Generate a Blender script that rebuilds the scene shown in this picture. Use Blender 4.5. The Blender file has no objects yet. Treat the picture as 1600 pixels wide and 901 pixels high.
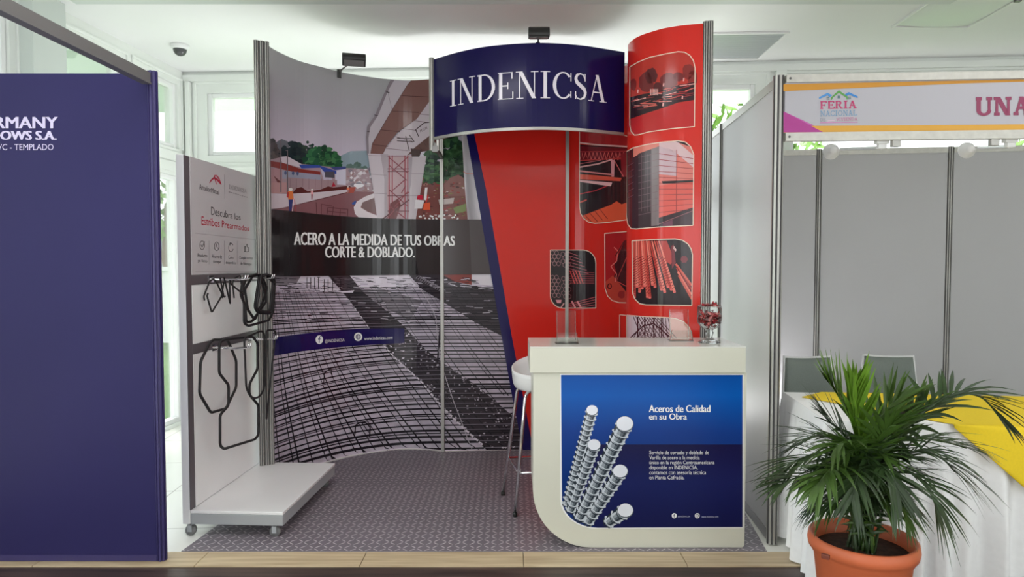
import bpy, bmesh, math, random
from mathutils import Vector, Matrix
from mathutils.geometry import tessellate_polygon
random.seed(7)
R = math.radians
SC = bpy.context.scene
COL = SC.collection
# ------------------------------------------------------------------ camera, world, lights, exposure
F = 1050.0; CH = 1.40; TH = math.atan(40.5 / F)
cam_d = bpy.data.cameras.new('camera'); cam = bpy.data.objects.new('camera', cam_d); COL.objects.link(cam)
cam.location = (0, 0, CH); cam.rotation_euler = (math.pi / 2 - TH, 0, 0)
cam_d.sensor_width = 36.0; cam_d.lens = F / 1600 * 36.0; cam_d.clip_start = 0.05; cam_d.clip_end = 300
SC.camera = cam
SC.view_settings.view_transform = 'Standard'; SC.view_settings.look = 'None'
SC.view_settings.gamma = 1.0; SC.view_settings.use_curve_mapping = False
SC.view_settings.exposure = 0.1
SC.cycles.transparent_max_bounces = 24
wd = bpy.data.worlds.new('overcast'); SC.world = wd; wd.use_nodes = True
bg = wd.node_tree.nodes['Background']; bg.inputs[0].default_value = (0.93, 0.98, 1.0, 1); bg.inputs[1].default_value = 3.5
def lamp(name, kind, loc, rot, power, size=None, sy=None, color=(1, 1, 1)):
    d = bpy.data.lights.new(name, kind); o = bpy.data.objects.new(name, d); COL.objects.link(o)
    o.location = loc; o.rotation_euler = rot; d.energy = power; d.color = color
    if kind == 'AREA':
        d.shape = 'RECTANGLE'; d.size = size; d.size_y = sy
    elif kind == 'SUN':
        d.angle = R(3)
    return o
lamp('sun', 'SUN', (-6, 8, 9), (R(-30), R(-24), 0), 6.0, color=(1, .97, .92))
for lx, ly, pw in ((-1.9, -1.6, 13), (1.2, -1.6, 9), (3.3, -1.6, 20), (-1.0, 2.2, 17), (2.9, 2.3, 12)):
    lamp('hall_ceiling_lamp', 'AREA', (lx, ly, 3.03), (0, 0, 0), pw, 1.3, .62, (1, .985, .975))  # unseen fill lights added at ceiling height to brighten the booths
lamp('window_bounce', 'AREA', (.7, 5.42, .25), (R(180), 0, R(-4)), 48, 3.0, .5, (1, .99, 1))     # added uplight hidden behind the display wall, brightens ceiling and back wall
lamp('window_bounce', 'AREA', (-2.45, 4.0, .25), (R(180), 0, R(-4)), 6, .7, 1.2, (.98, 1, 1))   # second added uplight, hidden behind the navy partition
lamp('floor_bounce', 'AREA', (-.2, .2, .1), (R(180), 0, 0), 64, 5.0, 2.2, (1, .99, .985))   # added uplight below the view, lifts the ceiling and booth fronts

# ------------------------------------------------------------------ pixel <-> place helpers
FW = Vector((0, math.cos(TH), -math.sin(TH))); UP = Vector((0, math.sin(TH), math.cos(TH))); CO = Vector((0, 0, CH))
def ray(px, py): return Vector((1, 0, 0)) * ((px - 800) / F) + FW + UP * ((450.5 - py) / F)
def on_z(px, py, z): d = ray(px, py); return CO + d * ((z - CH) / d.z)
def on_y(px, py, y): d = ray(px, py); return CO + d * (y / d.y)
def on_pl(px, py, p, n):
    d = ray(px, py); return CO + d * ((Vector(p) - CO).dot(n) / d.dot(n))
def plane_map(p, n):
    p = Vector(p); n = Vector(n).normalized()
    if (CO - p).dot(n) < 0: n = -n
    return lambda x, y, o: on_pl(x, y, p, n) + n * o

# ------------------------------------------------------------------ materials
KP = 0.76   # how bright a white thing reads in the room
def lin(c): c /= 255.0; return c / 12.92 if c <= .04045 else ((c + .055) / 1.055) ** 2.4
def alb(rgb, k=None):
    k = k or KP; return tuple(min(.92, lin(c) / k) for c in rgb) + (1,)
_m = {}
def bsdf(name):
    m = bpy.data.materials.new(name); m.use_nodes = True
    return m, m.node_tree, m.node_tree.nodes['Principled BSDF']
def mat(name, rgb, rough=.5, metal=0.0, k=None, noise=0.0, scale=20.0, bump=0.0, spec=.5, coat=0.0):
    if name in _m: return _m[name]
    m, nt, b = bsdf(name); c = alb(rgb, k)
    b.inputs['Base Color'].default_value = c; b.inputs['Roughness'].default_value = rough
    b.inputs['Metallic'].default_value = metal; b.inputs['Specular IOR Level'].default_value = spec
    b.inputs['Coat Weight'].default_value = coat
    if noise or bump:
        tc = nt.nodes.new('ShaderNodeTexCoord'); n = nt.nodes.new('ShaderNodeTexNoise')
        n.inputs['Scale'].default_value = scale; n.inputs['Detail'].default_value = 4
        nt.links.new(tc.outputs['Object'], n.inputs['Vector'])
        if noise:
            r = nt.nodes.new('ShaderNodeValToRGB')
            r.color_ramp.elements[0].position = .3; r.color_ramp.elements[1].position = .7
            r.color_ramp.elements[0].color = tuple(v * (1 - noise) for v in c[:3]) + (1,)
            r.color_ramp.elements[1].color = tuple(min(.95, v * (1 + noise)) for v in c[:3]) + (1,)
            nt.links.new(n.outputs['Fac'], r.inputs['Fac']); nt.links.new(r.outputs['Color'], b.inputs['Base Color'])
        if bump:
            bp = nt.nodes.new('ShaderNodeBump'); bp.inputs['Strength'].default_value = bump
            nt.links.new(n.outputs['Fac'], bp.inputs['Height']); nt.links.new(bp.outputs['Normal'], b.inputs['Normal'])
    _m[name] = m; return m
def pm(r, g, b, rough=.14, noise=0.0, scale=20.0, k=None):          # printed ink
    return mat('ink_%d_%d_%d_%d_%d' % (r, g, b, int(rough * 100), int(noise * 100)), (r, g, b), rough, noise=noise, scale=scale, k=k, spec=.38)
def ramp_mat(name, axis, lo, hi, stops, rough=.32, noise=0.0, k=None):          # printed gradient along an object axis
    m, nt, b = bsdf(name); b.inputs['Roughness'].default_value = rough; b.inputs['Specular IOR Level'].default_value = .22
    tc = nt.nodes.new('ShaderNodeTexCoord'); s = nt.nodes.new('ShaderNodeSeparateXYZ'); mr = nt.nodes.new('ShaderNodeMapRange')
    mr.inputs['From Min'].default_value = lo; mr.inputs['From Max'].default_value = hi
    r = nt.nodes.new('ShaderNodeValToRGB'); e = r.color_ramp.elements
    while len(e) < len(stops): e.new(.5)
    for el, (p, c) in zip(e, stops): el.position = p; el.color = alb(c, k)
    nt.links.new(tc.outputs['Object'], s.inputs[0]); nt.links.new(s.outputs[axis], mr.inputs['Value'])
    nt.links.new(mr.outputs[0], r.inputs['Fac']); nt.links.new(r.outputs['Color'], b.inputs['Base Color'])
    return m
def clear_mat(name, tint=(.95, .97, .97), rough=.02, refl=1.0):     # thin clear pane
    m = bpy.data.materials.new(name); m.use_nodes = True; nt = m.node_tree; nt.nodes.clear()
    o = nt.nodes.new('ShaderNodeOutputMaterial'); t = nt.nodes.new('ShaderNodeBsdfTransparent'); g = nt.nodes.new('ShaderNodeBsdfGlossy')
    x = nt.nodes.new('ShaderNodeMixShader'); fr = nt.nodes.new('ShaderNodeFresnel'); mu = nt.nodes.new('ShaderNodeMath')
    fr.inputs['IOR'].default_value = 1.45; mu.operation = 'MULTIPLY'; mu.inputs[1].default_value = refl
    t.inputs['Color'].default_value = tint + (1,); g.inputs['Roughness'].default_value = rough
    nt.links.new(fr.outputs[0], mu.inputs[0]); nt.links.new(mu.outputs[0], x.inputs['Fac'])
    nt.links.new(t.outputs[0], x.inputs[1]); nt.links.new(g.outputs[0], x.inputs[2]); nt.links.new(x.outputs[0], o.inputs['Surface'])
    return m
WHITE = mat('white_paint', (210, 213, 209), .5, noise=.02, scale=3, k=.72)
CEIL = mat('ceiling_paint', (219, 217, 217), .6, noise=.02, scale=1.2, k=.74)
GREYW = mat('beam_paint', (190, 196, 192), .6)
ALU = mat('brushed_aluminium', (156, 154, 150), .38, .7, noise=.04, scale=3)
ALUW = mat('worn_aluminium', (172, 170, 164), .42, .5, noise=.07, scale=34)
ALUD = mat('dark_aluminium', (120, 118, 118), .45, .6)
GROOVE = mat('dark_groove', (84, 83, 84), .6)
CHROME = mat('chrome', (215, 215, 218), .12, 1.0)
LAM = mat('white_laminate_panel', (168, 167, 169), .45, noise=.015, scale=2)
NAVYP = mat('navy_panel', (45, 41, 86), .42, noise=.05, scale=1.5, k=.85, spec=.2)
CTR = mat('counter_white', (204, 203, 189), .3, noise=.01, scale=2, k=.86)
TROL = mat('trolley_white', (206, 204, 208), .35, noise=.02, scale=3, k=.66)
TROLG = mat('trolley_grey', (160, 163, 166), .35, .2)
FRAME = mat('dark_grey_frame', (84, 78, 82), .5)
IRON = mat('black_rebar', (34, 32, 34), .5, .3, noise=.3, scale=300, bump=.6)
BLACK = mat('black_plastic', (34, 34, 33), .4)
RUB = mat('rubber', (105, 105, 105), .6)
CLOTH = mat('white_cloth', (222, 222, 234), .85, noise=.02, scale=40)
YEL = mat('yellow_cloth', (236, 204, 34), .8, noise=.03, scale=120, k=.95)
TERRA = mat('terracotta_plastic', (190, 98, 62), .45, noise=.04, scale=6)
SOIL = mat('soil', (58, 40, 32), .95, noise=.5, scale=60, bump=.8)
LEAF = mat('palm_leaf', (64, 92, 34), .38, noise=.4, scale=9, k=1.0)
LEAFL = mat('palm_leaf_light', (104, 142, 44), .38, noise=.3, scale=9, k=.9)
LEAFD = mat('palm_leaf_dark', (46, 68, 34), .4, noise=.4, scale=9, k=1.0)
FABRIC = mat('grey_green_fabric', (118, 125, 120), .9, noise=.06, scale=200)
SHELL = mat('white_plastic', (222, 222, 220), .3)
ACRYL = clear_mat('clear_acrylic', (.95, .97, .96), .03, 1.2)
ACEDGE = clear_mat('acrylic_edge', (.78, .80, .76), .15, 3.0)
PANE = clear_mat('window_glass', (.965, .975, .97), .0, .7)
WINE = clear_mat('goblet_glass', (.96, .97, .97), .03, .9)

# ------------------------------------------------------------------ object helpers
FR = {}                                       # frame of each thing, by object name
def fr(o):
    while o.parent: o = o.parent
    return FR.get(o.name, Matrix.Identity(4))
def tag(o, label, cat, group=None):
    o['label'] = label; o['category'] = cat
    if group: o['group'] = group
    return o
def thing(name, label, cat, loc=(0, 0, 0), rz=0.0, group=None):
    o = bpy.data.objects.new(name, None); COL.objects.link(o); o.empty_display_size = .1
    o.location = loc; o.rotation_euler = (0, 0, rz)
    FR[o.name] = Matrix.Translation(loc) @ Matrix.Rotation(rz, 4, 'Z')
    return tag(o, label, cat, group)
class MB:                                     # collects shapes, links them as ONE mesh object
    def __init__(s): s.v = []; s.f = []; s.mi = []; s.sm = []; s.cur = 0
    def add(s, vs, fs, smooth=False):
        b = len(s.v); s.v += [Vector(p) for p in vs]
        for f in fs: s.f.append([b + i for i in f]); s.mi.append(s.cur); s.sm.append(smooth)
        return s
    def box(s, x0, x1, y0, y1, z0, z1, m=None):
        vs = [Vector((x, y, z)) for z in (z0, z1) for y in (y0, y1) for x in (x0, x1)]
        if m: vs = [m @ p for p in vs]
        return s.add(vs, [(0, 2, 3, 1), (4, 5, 7, 6), (0, 1, 5, 4), (2, 6, 7, 3), (0, 4, 6, 2), (1, 3, 7, 5)])
    def prism(s, pts, z0, z1, m=None, smooth=False):        # pts in xy, extruded in z (then m)
        n = len(pts); vs = [Vector((x, y, z0)) for x, y in pts] + [Vector((x, y, z1)) for x, y in pts]
        if m: vs = [m @ p for p in vs]
        s.add(vs, [list(range(n))[::-1], list(range(n, 2 * n))])
        b = len(s.v) - 2 * n
        for i in range(n):
            j = (i + 1) % n; s.f.append([b + i, b + j, b + n + j, b + n + i]); s.mi.append(s.cur); s.sm.append(smooth)
        return s
    def tube(s, path, r, seg=8, closed=False, cap=True):
        P = [Vector(p) for p in path]; n = len(P); rr = r if hasattr(r, '__len__') else [r] * n
        vs = []; up = None
        for i in range(n):
            a = P[(i - 1) % n] if (closed or i) else P[i]; b = P[(i + 1) % n] if (closed or i < n - 1) else P[i]
            t = (b - a).normalized()
            if up is None: up = Vector((0, 0, 1)) if abs(t.z) < .9 else Vector((1, 0, 0))
            u = t.cross(up); u = u.normalized() if u.length > 1e-4 else t.orthogonal().normalized(); w = u.cross(t); up = w
            for k in range(seg):
                a2 = 2 * math.pi * k / seg; vs.append(P[i] + u * (math.cos(a2) * rr[i]) + w * (math.sin(a2) * rr[i]))
        fs = []
        for i in range(n if closed else n - 1):
            for k in range(seg):
                j = (i + 1) % n; fs.append((i * seg + k, i * seg + (k + 1) % seg, j * seg + (k + 1) % seg, j * seg + k))
        b = len(s.v); s.add(vs, fs, True)
        if cap and not closed:
            for base in (0, (n - 1) * seg): s.f.append([b + base + k for k in range(seg)]); s.mi.append(s.cur); s.sm.append(False)
        return s
    def lathe(s, prof, c=(0, 0, 0), seg=32, smooth=True, m=None):
        n = len(prof); vs = []
        for r, z in prof:
            for k in range(seg):
                a = 2 * math.pi * k / seg; p = Vector((c[0] + r * math.cos(a), c[1] + r * math.sin(a), c[2] + z)); vs.append(m @ p if m else p)
        fs = [(i * seg + k, i * seg + (k + 1) % seg, (i + 1) * seg + (k + 1) % seg, (i + 1) * seg + k) for i in range(n - 1) for k in range(seg)]
        return s.add(vs, fs, smooth)
    def grid(s, fn, nu, nv, smooth=True):
        vs = [fn(i / nu, j / nv) for j in range(nv + 1) for i in range(nu + 1)]
        return s.add(vs, [(j * (nu + 1) + i, j * (nu + 1) + i + 1, (j + 1) * (nu + 1) + i + 1, (j + 1) * (nu + 1) + i) for j in range(nv) for i in range(nu)], smooth)
    def build(s, name, mats, parent=None, local=False, bevel=0.0, solid=0.0, subsurf=0):
        if not hasattr(mats, '__len__'): mats = [mats]
        vs = s.v
        if parent is not None and not local:
            inv = fr(parent).inverted(); vs = [inv @ p for p in vs]
        me = bpy.data.meshes.new(name); me.from_pydata([tuple(p) for p in vs], [], s.f)
        for m in mats: me.materials.append(m)
        me.polygons.foreach_set('material_index', s.mi); me.polygons.foreach_set('use_smooth', s.sm); me.update()
        o = bpy.data.objects.new(name, me); COL.objects.link(o); o.parent = parent
        if solid:
            q = o.modifiers.new('thickness', 'SOLIDIFY'); q.thickness = solid; q.offset = 0
        if bevel:
            q = o.modifiers.new('bevel', 'BEVEL'); q.width = bevel; q.segments = 2; q.limit_method = 'ANGLE'; q.angle_limit = R(40)
        if subsurf:
            q = o.modifiers.new('subsurf', 'SUBSURF'); q.levels = subsurf; q.render_levels = subsurf
        return o
def struct(o): o['kind'] = 'structure'; return o
def copy_thing(root, loc, label=None, rot=None):
    r = root.copy(); COL.objects.link(r); r.location = loc
    if rot is not None: r.rotation_euler = rot
    if label: r['label'] = label
    for ch in list(root.children):
        c = ch.copy(); COL.objects.link(c); c.parent = r
        for g in ch.children:
            d = g.copy(); COL.objects.link(d); d.parent = c
    return r

# ------------------------------------------------------------------ printing: flat shapes laid on a real surface
_fc = {}
def font_polys(txt, off=0.0, sp=1.0):
    key = (txt, off, sp)
    if key in _fc: return _fc[key]
    cu = bpy.data.curves.new('t', 'FONT'); cu.body = txt; cu.offset = off; cu.resolution_u = 3; cu.space_character = sp
    o = bpy.data.objects.new('t', cu); COL.objects.link(o)
    dg = bpy.context.evaluated_depsgraph_get(); ev = o.evaluated_get(dg); me = ev.to_mesh()
    ps = [[(me.vertices[i].co.x, me.vertices[i].co.y) for i in p.vertices] for p in me.polygons]
    ev.to_mesh_clear(); bpy.data.objects.remove(o); bpy.data.curves.remove(cu)
    _fc[key] = ps; return ps
def arcs(cx, cy, rx, ry, a0, a1, tk, tn, n=14):
    out = []; A = [R(a0 + (a1 - a0) * i / n) for i in range(n + 1)]
    for a, b in zip(A, A[1:]):
        out.append([(cx + rx * math.cos(a), cy + ry * math.sin(a)), (cx + rx * math.cos(b), cy + ry * math.sin(b)),
                    (cx + (rx - tk) * math.cos(b), cy + (ry - tn) * math.sin(b)), (cx + (rx - tk) * math.cos(a), cy + (ry - tn) * math.sin(a))])
    return out
def rc(x0, y0, x1, y1): return [(x0, y0), (x1, y0), (x1, y1), (x0, y1)]
def sg(x0, y0, x1, y1, w): return [(x0 - w / 2, y0), (x0 + w / 2, y0), (x1 + w / 2, y1), (x1 - w / 2, y1)]
def strokes(pts):
    out = []
    for (x0, y0, w0), (x1, y1, w1) in zip(pts, pts[1:]):
        dx, dy = x1 - x0, y1 - y0; l = math.hypot(dx, dy) or 1; nx, ny = -dy / l / 2, dx / l / 2
        ex, ey = dx / l * .012, dy / l * .012
        out.append([(x0 - ex + nx * w0, y0 - ey + ny * w0), (x0 - ex - nx * w0, y0 - ey - ny * w0), (x1 + ex - nx * w1, y1 + ey - ny * w1), (x1 + ex + nx * w1, y1 + ey + ny * w1)])
    return out
def glyph(ch, tk, tn, sh):
    S = lambda x0, x1: [rc(x0, 0, x1, sh)]
    T = lambda x0, x1: [rc(x0, 1 - sh, x1, 1)]
    if ch == 'I': return [rc(.2 - tk / 2, 0, .2 + tk / 2, 1)] + S(0, .4) + T(0, .4), .46
    if ch == 'N': return [rc(.15 - tn / 2, 0, .15 + tn / 2, 1), rc(.78 - tn / 2, 0, .78 + tn / 2, 1), sg(.15 + tk * .2, 1, .78 - tk * .1, 0, tk * 1.15)] + S(0, .31) + T(-.02, .2) + T(.63, .95), .99
    if ch == 'D': return [rc(.15 - tk / 2, 0, .15 + tk / 2, 1), rc(.02, 0, .36, tn), rc(.02, 1 - tn, .36, 1)] + arcs(.34, .5, .52, .5, -90, 90, tk, tn), .92
    if ch in 'EFL':
        g = [rc(.15 - tk / 2, 0, .15 + tk / 2, 1)]
        if ch in 'EF': g += [rc(.02, 1 - sh, .64, 1), rc(.15, .5 - tn / 2, .46, .5 + tn / 2), rc(.62, .75, .62 + tn, 1), rc(.44, .38, .44 + tn, .62)]
        if ch in 'EL': g += [rc(.02, 0, .68, sh), rc(.66, 0, .66 + tn, .27)]
        if ch == 'F': g += S(.0, .34)
        if ch == 'L': g += T(0, .32)
        return g, .78
    if ch == 'C': return arcs(.47, .5, .46, .5, 42, 318, tk, tn, 20) + [rc(.79, .66, .79 + tn, .97), rc(.79, .06, .79 + tn, .3)], .9
    if ch == 'O': return arcs(.47, .5, .46, .5, 0, 360, tk, tn, 24), .99
    if ch == 'S': return strokes([(.50, .80, tn), (.43, .94, tn), (.30, .975, tn), (.15, .93, tk * .6), (.08, .79, tk * .85), (.13, .65, tk), (.30, .53, tk * 1.05), (.47, .41, tk), (.53, .26, tk * .85), (.47, .1, tk * .6), (.31, .025, tn), (.14, .06, tn), (.06, .2, tn)]) + [rc(.49, .70, .49 + tn, .98), rc(.05, .02, .05 + tn, .31)], .63
    if ch == 'A': return [sg(.13, 0, .43, 1, tn), sg(.74, 0, .43, 1, tk), rc(.24, .32, .62, .32 + tn)] + S(0, .28) + S(.56, .93), .95
    if ch == 'V': return [sg(.13, 1, .44, 0, tk), sg(.76, 1, .44, 0, tn)] + T(0, .32) + T(.6, .9), .92
    if ch == 'U': return [rc(.15 - tk / 2, .28, .15 + tk / 2, 1), rc(.72 - tn / 2, .28, .72 + tn / 2, 1)] + arcs(.435, .3, .285 + tk / 2, .3, 180, 360, tk, tn, 12) + T(0, .32) + T(.56, .88), .92
    if ch == 'R': return [rc(.15 - tk / 2, 0, .15 + tk / 2, 1), rc(.02, 1 - sh, .42, 1), rc(.15, .46, .42, .46 + tn), sg(.72, 0, .42, .48, tk)] + arcs(.40, .73, .30, .27, -90, 90, tk, tn, 10) + S(0, .33) + S(.58, .88), .9
    return [], .4
def slab_polys(txt, tk, tn, sh, gap=.06):
    x = 0; out = []
    for ch in txt:
        g, w = glyph(ch, tk, tn, sh)
        out += [[(x + a, b) for a, b in p] for p in g]; x += w + gap
    return out
class Pr:
    def __init__(s): s.p = []
    def poly(s, pts, m, l): s.p.append((pts, m, l))
    def line(s, pts, w, m, l, closed=False):
        if closed: pts = list(pts) + [pts[0]]
        ww = w if hasattr(w, '__len__') else [w] * len(pts)
        for i in range(len(pts) - 1):
            (x0, y0), (x1, y1) = pts[i], pts[i + 1]; dx, dy = x1 - x0, y1 - y0; L = math.hypot(dx, dy)
            if L < 1e-6: continue
            nx, ny = -dy / L / 2, dx / L / 2
            s.p.append(([(x0 + nx * ww[i], y0 + ny * ww[i]), (x0 - nx * ww[i], y0 - ny * ww[i]), (x1 - nx * ww[i + 1], y1 - ny * ww[i + 1]), (x1 + nx * ww[i + 1], y1 + ny * ww[i + 1])], m, l))
    def disc(s, cx, cy, rx, ry, m, l, n=14, jag=0.0):
        s.p.append(([(cx + rx * (1 + random.uniform(-jag, jag)) * math.cos(2 * math.pi * i / n), cy + ry * (1 + random.uniform(-jag, jag)) * math.sin(2 * math.pi * i / n)) for i in range(n)], m, l))
    def ring(s, cx, cy, rx, ry, w, m, l, n=18, a0=0, a1=360):
        s.line([(cx + rx * math.cos(R(a0 + (a1 - a0) * i / n)), cy + ry * math.sin(R(a0 + (a1 - a0) * i / n))) for i in range(n + 1)], w, m, l)
    def polys(s, ps, quad, m, l, jit=.12):            # glyph outlines stretched over a pixel quad TL, TR, BR, BL
        xs = [p[0] for q in ps for p in q]; ys = [p[1] for q in ps for p in q]
        x0, x1, y0, y1 = min(xs), max(xs), min(ys), max(ys); TL, TR, BR, BL = quad
        def mp(x, y):
            u = (x - x0) / (x1 - x0); v = (y - y0) / (y1 - y0)
            return tuple((TL[i] * (1 - u) + TR[i] * u) * v + (BL[i] * (1 - u) + BR[i] * u) * (1 - v) for i in (0, 1))
        for i, q in enumerate(ps): s.p.append(([mp(*p) for p in q], m, l + (i % 9) * jit))
    def text(s, txt, quad, m, l, off=0.0, sp=1.0): s.polys(font_polys(txt, 0.0, sp), quad, m, l, 0.0)
    def bold(s, txt, quad, m, l, off, sh, n=3):     # heavier strokes: the same word set a few times, slightly shifted
        for i in range(n):
            d = sh * (2 * i / (n - 1) - 1); s.text(txt, [(x + d, y) for x, y in quad], m, l + .3 * i, 0.0)
    def emit(s, mb, mats, mapper, step=0, x0=None, x1=None, zt=.0004):
        def half(poly, x, keep_right):
            out = []; n = len(poly); sd = 1 if keep_right else -1
            for i in range(n):
                a, b = poly[i], poly[(i + 1) % n]; da, db = (a[0] - x) * sd, (b[0] - x) * sd
                if da >= 0: out.append(a)
                if (da > 0 > db) or (da < 0 < db): t = da / (da - db); out.append((x, a[1] + (b[1] - a[1]) * t))
            return out if len(out) > 2 else []
        for pts, m, l in s.p:
            if m not in mats: mats.append(m)
            if len(pts) > 4:
                tri = tessellate_polygon([[Vector((p[0], p[1], 0)) for p in pts]]); ps = [[pts[i] for i in t] for t in tri]
            else: ps = [list(pts)]
            for q in ps:
                if x0 is not None: q = half(q, x0, True)
                if q and x1 is not None: q = half(q, x1, False)
                if not q: continue
                cells = [q]
                if step:
                    a = min(p[0] for p in q); b = max(p[0] for p in q); k = math.floor(a / step) + 1; cells = []
                    while k * step < b and q:
                        c = half(q, k * step, False); q = half(q, k * step, True); k += 1
                        if c: cells.append(c)
                    if q: cells.append(q)
                for c in cells:
                    base = len(mb.v); mb.v += [mapper(x, y, .0006 + l * zt) for x, y in c]
                    mb.f.append(list(range(base, base + len(c)))); mb.mi.append(mats.index(m)); mb.sm.append(False)
def smooth_path(P, n=6, closed=False):
    P = [Vector(p) for p in P]; out = []; N = len(P)
    for i in range(N if closed else N - 1):
        if closed: a, b, c, d = P[(i - 1) % N], P[i], P[(i + 1) % N], P[(i + 2) % N]
        else: a, b, c, d = P[max(i - 1, 0)], P[i], P[i + 1], P[min(i + 2, N - 1)]
        for k in range(n):
            t = k / n; out.append(.5 * ((2 * b) + (c - a) * t + (2 * a - 5 * b + 4 * c - d) * t * t + (3 * b - a - 3 * c + d) * t ** 3))
    if not closed: out.append(P[-1])
    return out
def round_path(P, r, n=4, closed=True):       # polyline with rounded corners
    P = [Vector(p) for p in P]; out = []; N = len(P)
    for i in range(N):
        if not closed and i in (0, N - 1): out.append(P[i]); continue
        a, b, c = P[(i - 1) % N], P[i], P[(i + 1) % N]
        q = min(r, (a - b).length * .45, (c - b).length * .45); p0 = b + (a - b).normalized() * q; p1 = b + (c - b).normalized() * q
        for k in range(n + 1):
            t = k / n; out.append(p0 * (1 - t) ** 2 + b * 2 * t * (1 - t) + p1 * t * t)
    return out
class Curve:                                  # upright curved sheet over a plan curve
    def __init__(s, pts, z0, z1): s.p = [Vector((p[0], p[1])) for p in pts]; s.z0, s.z1 = z0, z1; s.pxs = [s.p[0].x / s.p[0].y * F + 800, s.p[-1].x / s.p[-1].y * F + 800]
    def nrm(s, i):
        t = s.p[min(i + 1, len(s.p) - 1)] - s.p[max(i - 1, 0)]; n = Vector((t.y, -t.x)).normalized()
        return n
    def hit(s, px, py, off):
        d = ray(px, py); best = None; m = len(s.p) - 1
        for i in range(m):
            a, b = s.p[i], s.p[i + 1]; e = b - a; den = d.x * e.y - d.y * e.x
            if abs(den) < 1e-9: continue
            t = (a.x * e.y - a.y * e.x) / den; u = (a.x * d.y - a.y * d.x) / den
            lo = -1.5 if i == 0 else -1e-6; hi = 2.5 if i == m - 1 else 1 + 1e-6
            if t > 0 and lo <= u <= hi and (best is None or t < best[0]): best = (t, i, u)
        if best is None:
            k = 0 if abs(px - s.pxs[0]) < abs(px - s.pxs[1]) else 1; q = s.p[-k]; best = (q.y / d.y, (m - 1) * k, float(k))
        t, i, u = best; u = max(0, min(1, u)); q = s.p[i].lerp(s.p[i + 1], u); n = s.nrm(i).lerp(s.nrm(i + 1), u)
        z = max(s.z0 + .004, min(s.z1 - .004, CH + d.z * t)); q = q + n * off
        return Vector((q.x, q.y, z))
    def sheet(s, mb, thick=.012, backmat=None):
        n = len(s.p); vs = []
        for i in range(n):
            q = s.p[i]; b = q - s.nrm(i) * thick
            vs += [(q.x, q.y, s.z0), (q.x, q.y, s.z1), (b.x, b.y, s.z1), (b.x, b.y, s.z0)]
        fs = [(4 * i + k, 4 * i + (k + 1) % 4, 4 * i + 4 + (k + 1) % 4, 4 * i + 4 + k) for i in range(n - 1) for k in range(4)]
        fs += [(0, 1, 2, 3), (4 * n - 4, 4 * n - 3, 4 * n - 2, 4 * n - 1)]
        mb.add(vs, fs, False)
        if backmat is not None:
            for j in range(len(fs)):
                if j >= 4 * (n - 1) or j % 4: mb.mi[-len(fs) + j] = backmat
def post_section(r, n=8, g=.22):              # eight-channel exhibition post
    out = []
    for i in range(n):
        a = 2 * math.pi * (i + .5) / n; w = 2 * math.pi / n
        for da, rr in ((-.5, 1), (-g, 1), (-g * .8, .72), (g * .8, .72), (g, 1)):
            out.append((rr * r * math.cos(a + da * w), rr * r * math.sin(a + da * w)))
    return out
def post(mb, x, y, z0, z1, r=.022):
    mb.prism([(x + a, y + b) for a, b in post_section(r)], z0, z1)
    for i in range(40):
        if i % 5 in (1, 2, 3): mb.mi[-40 + i] = 1
# ------------------------------------------------------------------ the room
O_R = Vector((-2.854, 5.91, 0)); A_R = R(-3.8)
RM = Matrix.Translation(O_R) @ Matrix.Rotation(A_R, 4, 'Z')
CZ = 3.05
def room(x, y, z=0): return RM @ Vector((x, y, z))
TILE, nt_, b_ = bsdf('white_floor_tile')
def tile_mat():
    nt, b = nt_, b_; b.inputs['Roughness'].default_value = .12
    tc = nt.nodes.new('ShaderNodeTexCoord'); mp = nt.nodes.new('ShaderNodeMapping'); br = nt.nodes.new('ShaderNodeTexBrick')
    mp.inputs['Rotation'].default_value = (0, 0, A_R); br.offset = 0; br.inputs['Scale'].default_value = 1
    br.inputs['Brick Width'].default_value = .6; br.inputs['Row Height'].default_value = .6; br.inputs['Mortar Size'].default_value = .003
    br.inputs['Color1'].default_value = alb((220, 216, 208)); br.inputs['Color2'].default_value = alb((222, 219, 212)); br.inputs['Mortar'].default_value = alb((150, 146, 140))
    nt.links.new(tc.outputs['Object'], mp.inputs[0]); nt.links.new(mp.outputs[0], br.inputs['Vector']); nt.links.new(br.outputs['Color'], b.inputs['Base Color'])
tile_mat()
def wood_mat(name, c1, c2, rough, sx, sy, joint=None):
    m, nt, b = bsdf(name); b.inputs['Roughness'].default_value = rough
    tc = nt.nodes.new('ShaderNodeTexCoord'); mp = nt.nodes.new('ShaderNodeMapping'); n = nt.nodes.new('ShaderNodeTexNoise'); r = nt.nodes.new('ShaderNodeValToRGB')
    mp.inputs['Scale'].default_value = (sx, sy, 4); n.inputs['Scale'].default_value = 1; n.inputs['Detail'].default_value = 6
    r.color_ramp.elements[0].position = .32; r.color_ramp.elements[1].position = .68
    r.color_ramp.elements[0].color = alb(c1); r.color_ramp.elements[1].color = alb(c2)
    nt.links.new(tc.outputs['Object'], mp.inputs[0]); nt.links.new(mp.outputs[0], n.inputs['Vector']); nt.links.new(n.outputs['Fac'], r.inputs[0]); nt.links.new(r.outputs[0], b.inputs['Base Color'])
    return m
OAK = wood_mat('pale_oak_plank', (158, 138, 110), (190, 172, 142), .45, 2.5, 40)
DARKW = wood_mat('dark_wood_floor', (44, 34, 32), (78, 62, 56), .4, 2, 26)
mb = MB(); mb.prism([(-3.06, 3.205), (6.2, 3.205), (6.2, 5.32), (-2.86, 5.92)], -.08, 0); struct(mb.build('floor', TILE))
mb = MB(); xs = [-3.06] + [on_z(p, 878, 0).x for p in (60, 310, 565, 818, 1071, 1325, 1580)] + [4.2, 5.0, 6.2]
for a, b in zip(xs, xs[1:]): mb.box(a + .0015, b - .0015, 3.05, 3.203, -.08, .002)
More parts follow.
